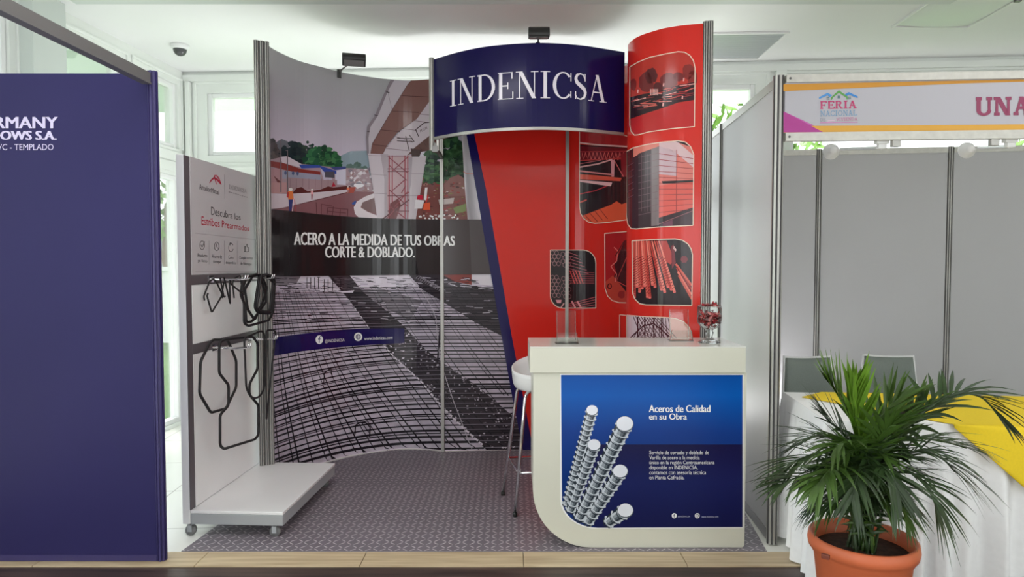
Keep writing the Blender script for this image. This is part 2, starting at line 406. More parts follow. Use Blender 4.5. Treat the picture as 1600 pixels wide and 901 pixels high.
struct(mb.build('trim_1', OAK, bevel=.002))
mb = MB(); mb.prism([(-3.9, -4.0), (6.2, -4.0), (6.2, 3.049), (-3.07, 3.049), (-3.3, 1)], -.12, -.004); struct(mb.build('floor.001', DARKW))
mb = MB(); mb.box(-.15, 9.2, -9.6, .15, CZ, CZ + .15, RM); struct(mb.build('ceiling', CEIL))
mb = MB(); p = on_z(119, 7, 2.93)
mb.box(p.x, 2.6, p.y - .35, p.y, 2.93, CZ); struct(mb.build('trim_2', GREYW, bevel=.004))
def wall(name, lo, hi, openings, put, m=WHITE, z1=CZ):
    ss = sorted({lo, hi} | {v for o in openings for v in o[:2]}); zs = sorted({0.0, z1} | {v for o in openings for v in o[2:]})
    mb = MB()
    for a, b in zip(ss, ss[1:]):
        for c, d in zip(zs, zs[1:]):
            if not any(o[0] <= a and b <= o[1] and o[2] <= c and d <= o[3] for o in openings): put(mb, a, b, c, d)
    return struct(mb.build(name, m))
PV = mat('white_window_frame', (222, 226, 222), .35)
BK = [(.20, 1.62, 2.33, 2.87), (3.75, 4.87, 2.0, 2.87), (5.15, 7.6, 2.0, 2.87), (3.75, 4.87, .12, 1.9), (.5, 3.5, .12, 1.75)]
LF = [(.10, .66, 2.37, 2.92), (.84, 1.48, 2.37, 2.92), (1.88, 2.95, 2.30, 2.92), (.10, .70, .03, 2.14), (.80, 1.50, .03, 2.14), (1.88, 2.95, .03, 2.14), (3.2, 4.9, .03, 2.9), (5.2, 6.9, .03, 2.9), (7.2, 8.9, .03, 2.9)]
wall('wall_back', 0, 9.0, BK, lambda mb, a, b, c, d: mb.box(a, b, 0, .12, c, d, RM))
wall('wall_left', 0, 9.4, LF, lambda mb, a, b, c, d: mb.box(-.12, 0, -b, -a, c, d, RM))
wall('wall_rear', -3.6, 6.2, [(-2.6, -.6, .9, 2.5), (2.2, 4.6, .9, 2.5)], lambda mb, a, b, c, d: mb.box(a, b, -4.12, -4.0, c, d))
wall('wall_right', -4.0, 5.3, [(-3.6, -1.6, .9, 2.7)], lambda mb, a, b, c, d: mb.box(6.2, 6.32, a, b, c, d))
mb = MB(); mb.box(0, .10, -1.82, -1.54, 0, CZ, RM); struct(mb.build('trim_3', GREYW, bevel=.004))
mb = MB()                                      # shallow casings and siding boards on the two window walls
for a, b, c, d in BK[:3]:
    for x0, x1, z0, z1 in ((a - .11, a - .085, c - .1, d + .09), (b + .085, b + .11, c - .1, d + .09), (a - .11, b + .11, d + .075, d + .095), (a - .11, b + .11, c - .115, c - .095)):
        mb.box(x0, x1, -.018, 0, z0, z1, RM)
for z in (2.17, 2.06, 1.95, 1.84): mb.box(.12, 3.4, -.010, 0, z, z + .095, RM)
mb.box(0, 9.0, -.03, 0, CZ - .085, CZ - .03, RM); mb.box(.03, .07, -.05, 0, 0, CZ - .09, RM); mb.box(5.02, 5.1, -.06, 0, 0, CZ - .09, RM)
struct(mb.build('trim_4', WHITE, bevel=.003))
mb = MB()
for z in (2.17, 2.26): mb.box(0, .012, -1.5, -.06, z, z + .08, RM)
for a, b, c, d in LF[:3]:
    for y0, y1, z0, z1 in ((a - .07, a - .05, c, d + .05), (b + .05, b + .07, c, d + .05), (a - .07, b + .07, d + .04, d + .06)):
        mb.box(0, .015, -y1, -y0, z0, z1, RM)
struct(mb.build('trim_5', WHITE, bevel=.003))
n = 0
for kind, lst in (('b', BK), ('l', LF)):
    for a, b, c, d in lst:
        n += 1; mb = MB(); w = .038; e = [(a, a + w, c, d), (b - w, b, c, d), (a + w, b - w, c, c + w), (a + w, b - w, d - w, d)]
        g = MB()
        if kind == 'b':
            for q in e: mb.box(q[0], q[1], .02, .085, q[2], q[3], RM)
            g.box(a + w, b - w, .05, .056, c + w, d - w, RM)
        else:
            for q in e: mb.box(-.085, -.02, -q[1], -q[0], q[2], q[3], RM)
            g.box(-.056, -.05, -b + w, -a - w, c + w, d - w, RM)
        f = struct(mb.build('window_%d' % n, PV, bevel=.006)); g.build('window_pane', PANE, f)
# ------------------------------------------------------------------ outside the windows
GRASS = mat('lawn_grass', (128, 186, 84), .9, k=3.2, noise=.35, scale=60)
mb = MB(); mb.box(-40, 40, 7.3, 60, -.12, -.06); mb.box(-40, -5.2, -6, 7.3, -.12, -.06); mb.box(-5.2, -3.2, 5.6, 7.3, -.12, -.058); struct(mb.build('lawn', GRASS))
mb = MB(); mb.box(-5.2, 12, 6.35, 7.3, -.12, -.06); mb.box(-5.2, -3.5, -8, 6.35, -.12, -.06); mb.box(-3.5, -3.2, 3, 6.35, -.12, -.07); struct(mb.build('paved_path', mat('pale_concrete', (216, 214, 208), .85, noise=.04, scale=5)))
mb = MB(); mb.box(-1.05, 9.2, .12, 1.05, 2.95, 3.02, RM); mb.box(-1.05, -.12, -9.5, .12, 2.95, 3.02, RM); struct(mb.build('eaves', mat('eaves_paint', (206, 226, 214), .6)))
OW = mat('garden_wall_paint', (222, 224, 222), .8)
mb = MB(); mb.box(-16, -4.2, 12.2, 12.45, -.06, 1.25); mb.box(-16, -4.2, 12.15, 12.5, 1.25, 1.32)
tag(mb.build('garden_wall', OW), 'low white garden wall beyond the lawn', 'wall')
t = thing('garden_shed', 'grey open shed with pitched roof behind the white garden wall', 'shed', (-9.0, 17.5, -.06))
mb = MB(); mb.box(-10.3, -7.6, 16.5, 18.5, -.06, 1.75); mb.build('wall', mat('shed_wall', (150, 158, 168), .8), t)
mb = MB(); mb.prism([(-1.6, 1.75), (1.6, 1.75), (1.6, 1.82), (0, 2.35), (-1.6, 1.82)], -1.2, 1.2, Matrix.Translation((-9, 17.5, 0)) @ Matrix.Rotation(R(90), 4, 'X')); mb.build('roof', mat('shed_roof', (120, 128, 138), .7), t)
GL = mat('garden_leaf', (120, 160, 70), .6, k=1.2, noise=.4, scale=6)
def tree(x, y, h, r, n, label):
    t = thing('garden_tree', label, 'tree', (x, y, -.06))
    mb = MB(); mb.tube([(x, y, -.06), (x + .05, y, h * .4), (x - .05, y + .05, h * .75)], [.12, .09, .05], 8)
    for k in range(5):
        a = k * 1.3; mb.tube([(x, y, h * .5), (x + r * .6 * math.cos(a), y + r * .6 * math.sin(a), h * (.7 + .06 * k))], [.05, .015], 6)
    mb.build('trunk', mat('bark', (110, 95, 80), .9), t)
    mb = MB()
    for k in range(n):
        while True:
            q = Vector([random.uniform(-1, 1) for _ in range(3)])
            if .3 < q.length < 1: break
        c = Vector((x, y, h)) + q * r; d = Vector([random.uniform(-1, 1) for _ in range(3)]).normalized(); e = d.orthogonal().normalized() * .05; d = d * .13
        mb.add([c - d, c + e, c + d, c - e], [(0, 1, 2, 3)])
    mb.build('foliage', GL, t)
tree(3.1, 8.4, 2.75, .75, 420, 'leafy tree outside the right-hand back window')
tree(7.6, 9.2, 2.6, .9, 420, 'leafy tree seen under the sign board of the right booth')
tree(-7.0, 13.6, 2.7, .9, 420, 'leafy tree beyond the garden wall at the left')
# ------------------------------------------------------------------ ceiling fixtures
def ceiling_panel(label, corners, kind):
    c = sum((Vector(q) for q in corners), Vector()) / 4; t = thing('ceiling_light', label, 'ceiling light', (c.x, c.y, CZ))
    P = [Vector(q) for q in corners]; fm = MB(); w = .03
    inner = [c + (q - c) * .95 for q in P]
    for i in range(4):
        j = (i + 1) % 4; a, b, e, f = P[i], P[j], inner[j], inner[i]; dz = Vector((0, 0, -.014))
        fm.add([a, b, e, f, a + dz, b + dz, e + dz, f + dz], [(0, 1, 2, 3), (4, 5, 6, 7), (0, 1, 5, 4), (2, 3, 7, 6), (1, 2, 6, 5), (0, 3, 7, 4)])
    fm.build('frame', mat('fixture_frame', (226, 228, 226), .4), t)
    dm = MB()
    if kind == 'louvre':
        nn = 26
        for i in range(nn):
            u0, u1 = i / nn, (i + .72) / nn
            a = inner[0].lerp(inner[3], u0); b = inner[1].lerp(inner[2], u0); e = inner[1].lerp(inner[2], u1); f = inner[0].lerp(inner[3], u1); dz = Vector((0, 0, -.007))
            dm.add([a, b, e, f, a + dz, b + dz, e + dz, f + dz], [(0, 1, 2, 3), (4, 5, 6, 7), (0, 1, 5, 4), (2, 3, 7, 6), (1, 2, 6, 5), (0, 3, 7, 4)])
        dm.build('louvre', mat('louvre_grey', (172, 176, 178), .35, .2), t)
    else:
        dm.grid(lambda u, v: inner[0].lerp(inner[1], u).lerp(inner[3].lerp(inner[2], u), v) + Vector((0, 0, -.045 * (math.sin(math.pi * u) * math.sin(math.pi * v)) ** .45 - .002)), 16, 16)
        dm.build('diffuser', mat('diffuser_white', (205, 208, 206), .35), t)
        for q in ((0, 3), (1, 2)):
            k = MB(); a = P[q[0]].lerp(P[q[1]], .72); k.box(a.x - .018, a.x + .018, a.y - .012, a.y + .012, CZ - .022, CZ); k.build('clip', ALUD, t)
z = CZ - .001
a, b, c = on_z(1234, 49, z), on_z(1187, 90, z), on_z(1040, 51, z)
ceiling_panel('grey louvred ceiling panel behind the tall red column', [c, a, b, c + (b - a)], 'louvre')
a, b = on_z(1393, 41, z), on_z(1512, 42, z); d = on_z(1452, 0, z) - a; d = d * 1.5
ceiling_panel('bulging white ceiling light cover above the sign board', [a, b, b + d, a + d], 'bulge')
p = on_z(281, 70, CZ)
t = thing('dome_camera', 'white dome security camera on the ceiling', 'security camera', (p.x, p.y, CZ))
mb = MB(); mb.lathe([(0, 0), (.066, 0), (.066, -.022), (.058, -.034), (.05, -.036)], p); mb.build('housing', SHELL, t)
mb = MB(); mb.lathe([(.048, -.034), (.046, -.052), (.034, -.072), (.016, -.082), (0, -.084)], p); mb.build('dome', mat('smoked_dome', (70, 70, 72), .1), t)
mb = MB(); mb.lathe([(0, -.088), (.012, -.086), (.012, -.07)], p + Vector((-.012, -.02, .012)), 12); mb.build('lens', BLACK, t)
# ------------------------------------------------------------------ curved display wall with its printed panels
TZ = 1.96 * CH
lp = [on_z(x, y, TZ) for x, y in ((413, 67), (433, 80), (467, 95), (500, 104), (533, 112.5), (567, 118.5), (600, 123), (633, 125.5), (668, 127))]
f1, f2 = on_z(692, 704.5, 0), on_z(830, 703, 0)
lp = [Vector((p.x, p.y, 0)) for p in lp]; lp[-1].y = (lp[-1].y + f1.y) / 2; lp.append(Vector((f1.x, f1.y + .01, 0)))
A = smooth_path(lp, 5)
fl_end = Vector((f1.x + (f2.x - f1.x) * 1.40, f1.y + .01 + (f2.y - f1.y) * 1.40, 0))
Bc = [A[-1], A[-1].lerp(fl_end, .5), fl_end]
Cc = smooth_path([fl_end, (.515, 5.0, 0), (.61, 4.935, 0), (.69, 4.84, 0), (.745, 4.73, 0), (.785, 4.60, 0), (.80, 4.47, 0)], 5)
cp = [on_z(x, y, TZ) for x, y in ((981, 71), (989, 62), (1002, 55), (1017, 50), (1034, 45), (1050, 42), (1067, 39.5), (1083, 38), (1100, 36.5))]
Dc = smooth_path([(.80, 4.47, 0), (.775, 4.36, 0), (.742, 4.27, 0)] + [Vector((p.x, p.y, 0)) for p in cp], 4)
cA, cB, cC, cD = [Curve(q, .0, TZ) for q in (A, Bc, Cc, Dc)]
SKY = ramp_mat('print_grey_sky', 'Z', 1.7, TZ, [(0, (204, 191, 206)), (.35, (184, 173, 190)), (.75, (154, 150, 158)), (1, (152, 152, 154))], .3)
def redmat(name, c): return mat(name, c, .14, k=.68, spec=.4)
RED = redmat('print_red', (188, 37, 29)); NAVY = pm(28, 22, 78)
LINE = pm(226, 196, 178); DK = pm(38, 28, 32); DK2 = pm(58, 30, 34)
WT = pm(228, 226, 230)
M = Pr(); P = M.poly; Ln = M.line
# upper photograph: overpass building site
P([(417, 224), (424, 226), (440, 217), (452, 222), (452, 262), (417, 262)], pm(96, 98, 106), 1)
P([(526, 246), (548, 236), (582, 235), (582, 275), (526, 275)], pm(126, 142, 152), 1)
def clump(x0, x1, y0, y1, cols, n, r, l):
    for k in range(n):
        t = random.random(); x = random.uniform(x0, x1); u = (x - x0) / (x1 - x0)
        yy = y1 - (y1 - y0) * random.random() * (1 - (2 * u - 1) ** 2 * .6)
        M.disc(x, yy, r * random.uniform(.5, 1.1), r * random.uniform(.45, .9), random.choice(cols), l + k % 3, 9, .25)
clump(417, 436, 220, 250, [pm(70, 64, 66), pm(84, 76, 74), pm(58, 56, 56)], 40, 6, 2)
clump(438, 478, 221, 254, [pm(34, 48, 52), pm(40, 58, 56), pm(28, 40, 46)], 70, 7, 2)
clump(474, 490, 219, 240, [pm(48, 66, 58), pm(40, 56, 54)], 14, 4, 2)
clump(476, 530, 230, 260, [pm(36, 78, 54), pm(46, 96, 62), pm(28, 62, 48), pm(60, 108, 72)], 110, 6, 5)
clump(540, 572, 256, 268, [pm(82, 104, 98), pm(66, 90, 82)], 24, 5, 2)
P([(417, 250), (446, 244), (470, 256), (530, 262), (575, 264), (585, 300), (417, 306)], pm(150, 128, 136), 8)
P([(436, 245), (448, 244), (470, 256), (470, 262), (440, 254)], pm(190, 178, 188), 9)
P([(417, 251), (440, 254), (470, 264), (500, 268), (500, 273), (455, 268), (417, 259)], pm(122, 50, 46), 10)
P([(417, 262), (440, 265), (440, 303), (417, 303)], pm(160, 122, 128), 9)
P([(466, 257), (497, 258), (528, 268), (528, 272), (508, 271), (500, 262), (470, 263)], pm(50, 70, 142), 11)
P([(440, 266), (500, 272), (500, 281), (440, 279)], pm(136, 138, 156), 9)
P([(500, 262), (512, 263), (520, 284), (505, 281)], pm(172, 166, 184), 10)
P([(523, 262), (540, 261), (540, 289), (523, 288)], pm(188, 184, 200), 11); P([(515, 261), (540, 260), (540, 264), (523, 266)], pm(60, 70, 120), 12)
P([(507, 268), (522, 268), (522, 278), (507, 277)], pm(74, 72, 82), 12)
for x, y in ((445, 270), (457, 270.5), (464, 271)): M.disc(x, y, 2, 3, pm(74, 84, 116), 11); 
P([(449, 277), (500, 281), (526, 281), (526, 294), (450, 297)], pm(148, 124, 130), 12)
for k in range(7): Ln([(452 + k * 10, 279), (452 + k * 10, 295)], .7, pm(122, 98, 104), 13)
for k in range(60): 
    x = random.uniform(540, 586); M.disc(x, random.uniform(262, 298), random.uniform(1, 5), random.uniform(1, 3.4), random.choice([pm(196, 186, 194), pm(170, 156, 164), pm(144, 112, 116), pm(206, 200, 206), pm(120, 112, 124)]), 9 + k % 4, 4, .3)
P([(418, 285), (447, 285), (447, 302), (418, 302)], pm(168, 128, 130), 13); P([(426, 274), (440, 286), (434, 288)], pm(96, 50, 50), 13)
P([(455, 302), (462, 294), (470, 292), (480, 299), (500, 296), (512, 291), (520, 293), (545, 290), (556, 297), (545, 302), (480, 306)], pm(82, 38, 38), 14)
P([(517, 292), (520, 284), (524, 291)], pm(160, 40, 56), 15)
for x in (437.5, 448): Ln([(x, 218 if x < 440 else 234), (x, 300)], [1.2, 1.8], pm(104, 92, 98), 15)
P([(448, 234), (444, 235), (448, 236)], pm(110, 100, 106), 15)
P([(417, 302), (450, 303), (500, 300), (541, 296), (545, 299), (500, 310), (440, 325), (417, 328)], pm(188, 176, 184), 16)
P([(417, 328), (440, 325), (500, 310), (545, 299), (590, 300), (606, 345), (417, 345)], pm(122, 82, 88), 15)
P([(541, 293), (556, 292), (552, 301), (540, 302)], pm(158, 72, 62), 16)
Ln([(417, 327.5), (440, 325), (500, 311), (545, 300)], .8, pm(84, 52, 56), 17)
P([(584, 302), (570, 307), (557, 315), (552, 324), (554, 334), (562, 342), (612, 345), (600, 341), (574, 331), (563, 324), (566, 316), (584, 309)], pm(204, 194, 200), 17)
P([(566, 316), (584, 309), (590, 334), (574, 330), (564, 324)], pm(112, 84, 86), 17)
M.disc(560, 289.5, 8, 3.6, pm(210, 206, 212), 16); P([(555, 287), (565, 287), (563, 285), (557, 285)], pm(110, 110, 124), 17)
def worker(x, y, h, vest, leg, l=19):
    M.disc(x, y + h * .08, h * .085, h * .075, pm(222, 214, 214), l); P([(x - h * .12, y + h * .16), (x + h * .1, y + h * .16), (x + h * .13, y + h * .5), (x - h * .1, y + h * .5)], vest, l)
    P([(x - h * .09, y + h * .5), (x + h * .1, y + h * .5), (x + h * .03, y + h), (x - h * .06, y + h)], leg, l)
worker(452.5, 293, 37, pm(206, 112, 62), pm(46, 54, 108)); P([(447, 300), (450, 300), (449, 309), (446, 308)], pm(170, 60, 60), 20)
Ln([(458, 308), (455, 331)], 1.2, pm(220, 190, 196), 19); Ln([(458, 308), (461, 331)], 1.0, pm(150, 60, 70), 19)
worker(486.5, 295, 17, pm(206, 150, 156), pm(146, 96, 104)); worker(543, 291, 11, pm(214, 120, 84), pm(160, 110, 110))
for a, b in (((501, 319), (501, 338)), ((511, 324), (543, 327)), ((511, 324), (510, 334)), ((520, 322), (518, 338)), ((531, 327), (530, 338)), ((543, 327), (542, 340)), ((493, 316), (494, 336)), ((511, 330), (540, 333)), ((501, 319), (518, 322))): Ln([a, b], 1.0, pm(84, 46, 52), 18)
P([(549, 317), (556, 313), (555, 319), (550, 320)], pm(54, 78, 140), 18)
# overpass
P([(612, 120), (672, 120), (672, 127), (645, 127), (596, 200), (580, 226), (578, 242), (573, 242), (571, 216), (573, 198), (585, 181), (599, 150)], pm(176, 168, 176), 20)
P([(612, 120), (617, 120), (604, 147), (590, 181), (578, 199), (575, 216), (576, 242), (573, 242), (571, 216), (573, 198), (585, 181), (598, 150)], pm(126, 116, 124), 21)
Ln([(603, 144), (608, 145)], 1.4, DK, 22); Ln([(584, 180), (590, 181)], 1, DK, 22); Ln([(573, 206), (577, 206)], .8, DK, 22); Ln([(606, 146), (612, 172)], .6, pm(120, 112, 118), 22)
P([(643, 124), (673, 124), (673, 157), (652, 186), (622, 206), (604, 228), (598, 241), (578, 241), (581, 225), (594, 203), (616, 166)], pm(116, 80, 76), 22)
for a, b in (((628, 150), (672, 152)), ((613, 174), (655, 176)), ((594, 203), (625, 206)), ((582, 226), (606, 229))): Ln([a, b], 1.1, pm(80, 48, 48), 23)
Ln([(643, 124), (616, 166), (594, 203), (581, 225)], .9, pm(84, 58, 60), 23)
P([(673, 156), (700, 130), (700, 205), (672, 216), (645, 236), (640, 244), (596, 243), (606, 227), (624, 206), (652, 186)], pm(182, 170, 178), 20)
for a, b in (((652, 178), (690, 182)), ((641, 188), (690, 194)), ((627, 201), (652, 204)), ((619, 214), (645, 221)), ((602, 232), (640, 236))): Ln([a, b], .8, pm(110, 88, 96), 21)
for a, b in (((650, 203), (655, 214)), ((650, 203), (664, 192)), ((634, 213), (640, 236)), ((620, 216), (646, 217)), ((620, 220), (646, 222)), ((640, 211), (648, 222)), ((664, 192), (676, 191))): Ln([a, b], 1.4, pm(64, 46, 50), 23)
for k in range(6): Ln([(657 + k * 2, 203 - k), (658 + k * 2, 207 - k)], .8, pm(80, 60, 64), 23)
P([(700, 196), (700, 214), (672, 235), (646, 240), (636, 243), (646, 233), (672, 212)], pm(86, 54, 50), 23)
for k in range(6): Ln([(648 + k * 8, 236 - k * 6), (652 + k * 8, 240 - k * 5)], .7, pm(60, 36, 36), 24)
P([(600, 243), (645, 243), (640, 345), (600, 345)], pm(178, 152, 158), 19)
P([(646, 240), (664, 236), (668, 262), (660, 275), (650, 275)], pm(196, 194, 202), 19)
P([(574, 240), (606, 241), (607, 262), (604, 300), (606, 345), (589, 345), (583, 300), (577, 262)], pm(188, 178, 186), 25)
P([(594, 241), (606, 241), (607, 262), (604, 300), (606, 345), (600, 345), (600, 280)], pm(162, 150, 158), 26)
for a, b in (((577, 272), (604, 274)), ((584, 302), (604, 303)), ((574, 243), (606, 244))): Ln([a, b], .7, pm(140, 126, 134), 27)
P([(638, 246), (667, 244), (661, 280), (650, 345), (633, 345), (636, 300)], pm(180, 170, 176), 25)
P([(638, 246), (645, 246), (642, 300), (638, 345), (633, 345), (636, 300)], pm(152, 140, 148), 26)
Ln([(638, 271), (662, 271)], .7, pm(140, 126, 134), 27); Ln([(637, 306), (656, 306)], .7, pm(140, 126, 134), 27)
P([(642, 232), (660, 235), (656, 245), (644, 245)], pm(62, 42, 42), 26)
SCF = pm(150, 58, 72)
for x in (607.5, 612.5, 633, 637.5): Ln([(x, 243), (x, 345)], 1.6, SCF, 28)
for a, b in (((607, 246), (637, 270)), ((637, 246), (612, 268)), ((607, 258), (636, 282)), ((634, 280), (610, 300)), ((607, 296), (637, 322)), ((637, 300), (610, 330)), ((608, 322), (636, 343)), ((634, 290), (627, 302)), ((620, 312), (640, 300))): Ln([a, b], 1.5, pm(128, 66, 74), 28)
for y in (244, 264, 268, 306, 330): Ln([(605, y), (640, y)], 1.2, pm(106, 62, 68), 28)
P([(609, 318), (622, 310), (626, 320), (618, 345), (607, 345)], pm(104, 48, 52), 28)
Ln([(586, 350), (640, 312)], 2.0, pm(96, 56, 62), 29); Ln([(600, 345), (622, 322)], 1.2, pm(140, 70, 78), 29)
# right side of the upper photograph
P([(661, 262), (735, 262), (745, 345), (645, 345), (655, 310)], pm(112, 68, 64), 18)
clump(668, 726, 196, 278, [pm(36, 60, 44), pm(48, 80, 52), pm(28, 46, 38), pm(62, 96, 62)], 190, 8, 19)
clump(662, 692, 255, 284, [pm(44, 74, 50), pm(34, 58, 42), pm(64, 98, 60)], 60, 6, 19)
P([(666, 205), (700, 200), (690, 240), (670, 246)], pm(40, 60, 48), 18)
P([(693, 290), (703, 278), (716, 273), (728, 280), (730, 306), (700, 306)], pm(122, 82, 78), 23)
for k in range(90): 
    x = random.uniform(663, 727); y = random.uniform(284, 338)
    M.disc(x, y, random.uniform(.8, 4), random.uniform(.6, 2), random.choice([pm(182, 160, 158), pm(92, 52, 50), pm(72, 44, 44), pm(150, 104, 96), pm(120, 110, 70), pm(134, 60, 58)]), 23 + k % 3, 5, .4)
P([(650, 312), (664, 313), (660, 326), (648, 326)], pm(206, 200, 204), 27); P([(653, 305), (661, 305), (662, 312), (652, 312)], pm(178, 40, 60), 27)
P([(665, 293), (669, 293), (667, 313), (663, 312)], pm(216, 210, 212), 27); P([(663, 318), (673, 316), (673, 328), (662, 328)], pm(206, 84, 52), 27); Ln([(666, 318), (670, 305)], 1.6, pm(196, 60, 56), 27)
P([(686, 312), (710, 309), (708, 318), (688, 320)], pm(172, 160, 158), 27); P([(708, 325), (728, 318), (728, 330), (712, 334)], pm(112, 124, 78), 26)
for k in range(26): M.disc(random.uniform(655, 716), random.uniform(336, 343), 1.5, 1.4, pm(222, 218, 218), 28, 7)
P([(720, 180), (724, 180), (757, 360), (757, 345), (731, 345), (726, 290)], pm(204, 200, 206), 28)
P([(720, 196), (728, 196), (757, 360), (732, 360), (727, 290)], pm(204, 200, 206), 28)
Ln([(724, 268), (728, 271), (740, 272)], 1, pm(190, 110, 100), 29)
# dark caption band
P([(415, 326), (460, 330.5), (500, 335), (550, 339), (600, 341.5), (660, 342.5), (757, 343), (772, 428), (650, 429), (500, 431), (415, 432)], pm(34, 29, 31), 30)
P([(640, 342.5), (757, 343), (772, 428), (655, 429)], pm(52, 45, 46), 31); P([(733, 343), (757, 343), (772, 428), (737, 428)], pm(74, 67, 69), 32)
P([(690, 343), (733, 343), (737, 428), (690, 429)], pm(60, 50, 51), 32)
M.bold('ACERO A LA MEDIDA DE TUS OBRAS', ((457, 362.5), (710.5, 368.5), (710.5, 384), (457, 382.5)), WT, 34, .006, .6)
M.bold('CORTE & DOBLADO.', ((506.5, 384.5), (648.5, 386), (648.5, 402), (506.5, 402.5)), WT, 34, .006, .6)
# lower photograph: rebar mat
DARKT = pm(50, 44, 50); PALE = pm(172, 164, 176)
P([(415, 430), (500, 430), (650, 428), (772, 427), (822, 708), (700, 712), (560, 722), (415, 770)], mat('print_concrete', (176, 166, 180), .32, spec=.22, noise=.16, scale=14), 1)
P([(417, 431), (470, 431), (462, 444), (417, 448)], pm(120, 112, 120), 2); P([(470, 431), (515, 430), (520, 447), (462, 444)], pm(200, 192, 204), 2)
P([(545, 430), (640, 429), (650, 446), (565, 450)], pm(206, 198, 210), 2)
P([(545, 450), (600, 452), (660, 470), (640, 500), (600, 480)], pm(128, 120, 130), 2)
P([(737, 428), (768, 427), (772, 446), (737, 444)], pm(204, 198, 206), 2)
P([(692, 428), (737, 428), (737, 445), (712, 440), (692, 436)], pm(124, 52, 48), 3); 
t1L = [(512, 430), (545, 468), (577, 512), (615, 555), (655, 592), (690, 635), (725, 670), (762, 704)]
t1R = [(546, 430), (566, 455), (600, 482), (634, 512), (664, 545), (700, 572), (745, 602), (790, 640), (808, 655), (822, 708)]
P(t1L + t1R[::-1], DARKT, 3)
P([(638, 428), (690, 428), (712, 440), (737, 446), (776, 452), (785, 525), (742, 503), (690, 470), (660, 452)], pm(60, 53, 60), 3)
def at_x(L, y):
    for (xa, ya), (xb, yb) in zip(L, L[1:]):
        if ya <= y <= yb: return xa + (xb - xa) * (y - ya) / (yb - ya)
    return L[0][0] if y < L[0][1] else L[-1][0]
AMP = [(430, 0), (490, 4), (513, 14), (545, 32), (583, 46), (720, 50)]
def amp(y0):
    for (a, b), (c, d) in zip(AMP, AMP[1:]):
        if a <= y0 <= c: return b + (d - b) * (y0 - a) / (c - a)
    return AMP[-1][1]
def bar_y(x, y0): return y0 + (amp(y0) * (max(0, 692 - x) / 270) ** 2.2) - (.004 * max(0, x - 692) * max(0, y0 - 560) / 30)
BARC = pm(32, 28, 34); BARL = pm(112, 104, 116)
y = 449.0; k = 0
while y < 722:
    q = (y - 436) / 270; w = .9 + 2.5 * q; k += 1
    w *= random.uniform(.75, 1.35); xr = 728 + .1745 * (y - 205) + 2
    X = list(range(417, int(xr), 9)) + [xr]
    Ln([(x, bar_y(x, y)) for x in X], w, BARC, 6)
    if k % 3 == 0: Ln([(x, bar_y(x, y) + w * 1.1 + .6) for x in X], w * .55, BARC, 6)
    if q > .1:
        a, b = at_x(t1L, y), at_x(t1R, y); Ln([(a, bar_y(a, y) - w * .3), ((a + b) / 2, bar_y((a + b) / 2, y) - w * .3), (min(b, xr), bar_y(b, y) - w * .3)], .5 + .7 * q, BARL, 8)
    y += 3.2 + 6.6 * q + (.8 if k % 2 else -.6)
xb = 419.0; k = 0
while xb < 1010:
    s = .03 + max(0, min(1, (xb - 415) / 245)) ** 1.0 * .78 + max(0, xb - 690) * .0009
    top = 452 if xb < 640 else 448
    pts = []
    for j in range(15):
        yy = 712 - (712 - top) * j / 14; tt = (712 - yy) / 260
        x = xb - s * 260 * (tt - .18 * tt * tt) * 1.0; yb_ = yy + (amp(yy) * (max(0, 692 - x) / 270) ** 2.2 if x < 692 else 0); pts.append((x, yb_))
    pts = [p for p in pts if 417 <= p[0] <= 726 + .1745 * (p[1] - 205)]
    ww = [max(.5, 1.7 * (p[1] - 430) / 290 * (1 if k % 3 else 1.5)) for p in pts]
    if len(pts) > 1: Ln(pts, ww, BARC, 7)
    k += 1; xb += (9 if k % 3 == 0 else 20) + random.uniform(-2, 3)
for k in range(300):                             # light concrete specks along the trenches
    y = random.uniform(520, 700); a, b = at_x(t1L, y), at_x(t1R, y)
    x = a + random.random() ** 2 * (b - a) if random.random() < .55 else b - abs(random.gauss(0, .25)) * (b - a)
    M.disc(x, y, random.uniform(.6, 2.4), random.uniform(.5, 1.4), random.choice([pm(196, 188, 200), pm(140, 132, 144), pm(110, 102, 112)]), 9, 5, .4)
for k in range(34):
    y = 480 + k * 6.4; M.line([(at_x(t1L, y), bar_y(at_x(t1L, y), y)), (at_x(t1L, y) + 2 + k * .12, bar_y(at_x(t1L, y), y) + 2.2 + k * .05)], 1.4 + k * .05, pm(206, 198, 208), 9)
for k in range(420):                             # texture of the far part of the mat
    x = random.uniform(418, 775); y = random.uniform(433, 452) if random.random() < .5 else random.uniform(446, 506)
    if x > 740 and y < 446: continue
    M.line([(x, y), (x + random.uniform(4, 14), y + random.uniform(-.8, 1.2))], random.uniform(.5, 1.1), random.choice([BARC, BARC, pm(196, 188, 200), pm(96, 88, 98)]), 10)
for x in (479, 485, 491, 497): Ln([(x, 433), (x, 451)], 1, BARC, 11)
for x in (506, 512, 519, 532, 548, 551): Ln([(x, 436), (x, 454)], 1.1, BARC, 11)
P([(498, 452), (530, 450), (528, 455), (500, 455)], pm(196, 188, 200), 10); P([(533, 455), (553, 453), (551, 457), (533, 457)], pm(196, 188, 200), 10)
P([(516, 429), (543, 429), (566, 456), (536, 454)], pm(62, 55, 62), 9)
for k in range(13): M.ring(655 + k * 3, 437 + k * 1.6, 5, 6, .8, pm(140, 132, 142), 11, 8, 200, 350)
Ln([(640, 430), (645, 440), (652, 446), (660, 455), (668, 468), (676, 482), (682, 498), (683, 515), (685, 535), (687, 552), (692, 575), (699, 598), (710, 630), (720, 655), (732, 688), (738, 704)], 1.0, pm(176, 168, 178), 12)
Ln([(692, 470), (688, 520), (684, 566)], [1.6, 3, 2.4], pm(40, 34, 42), 12)
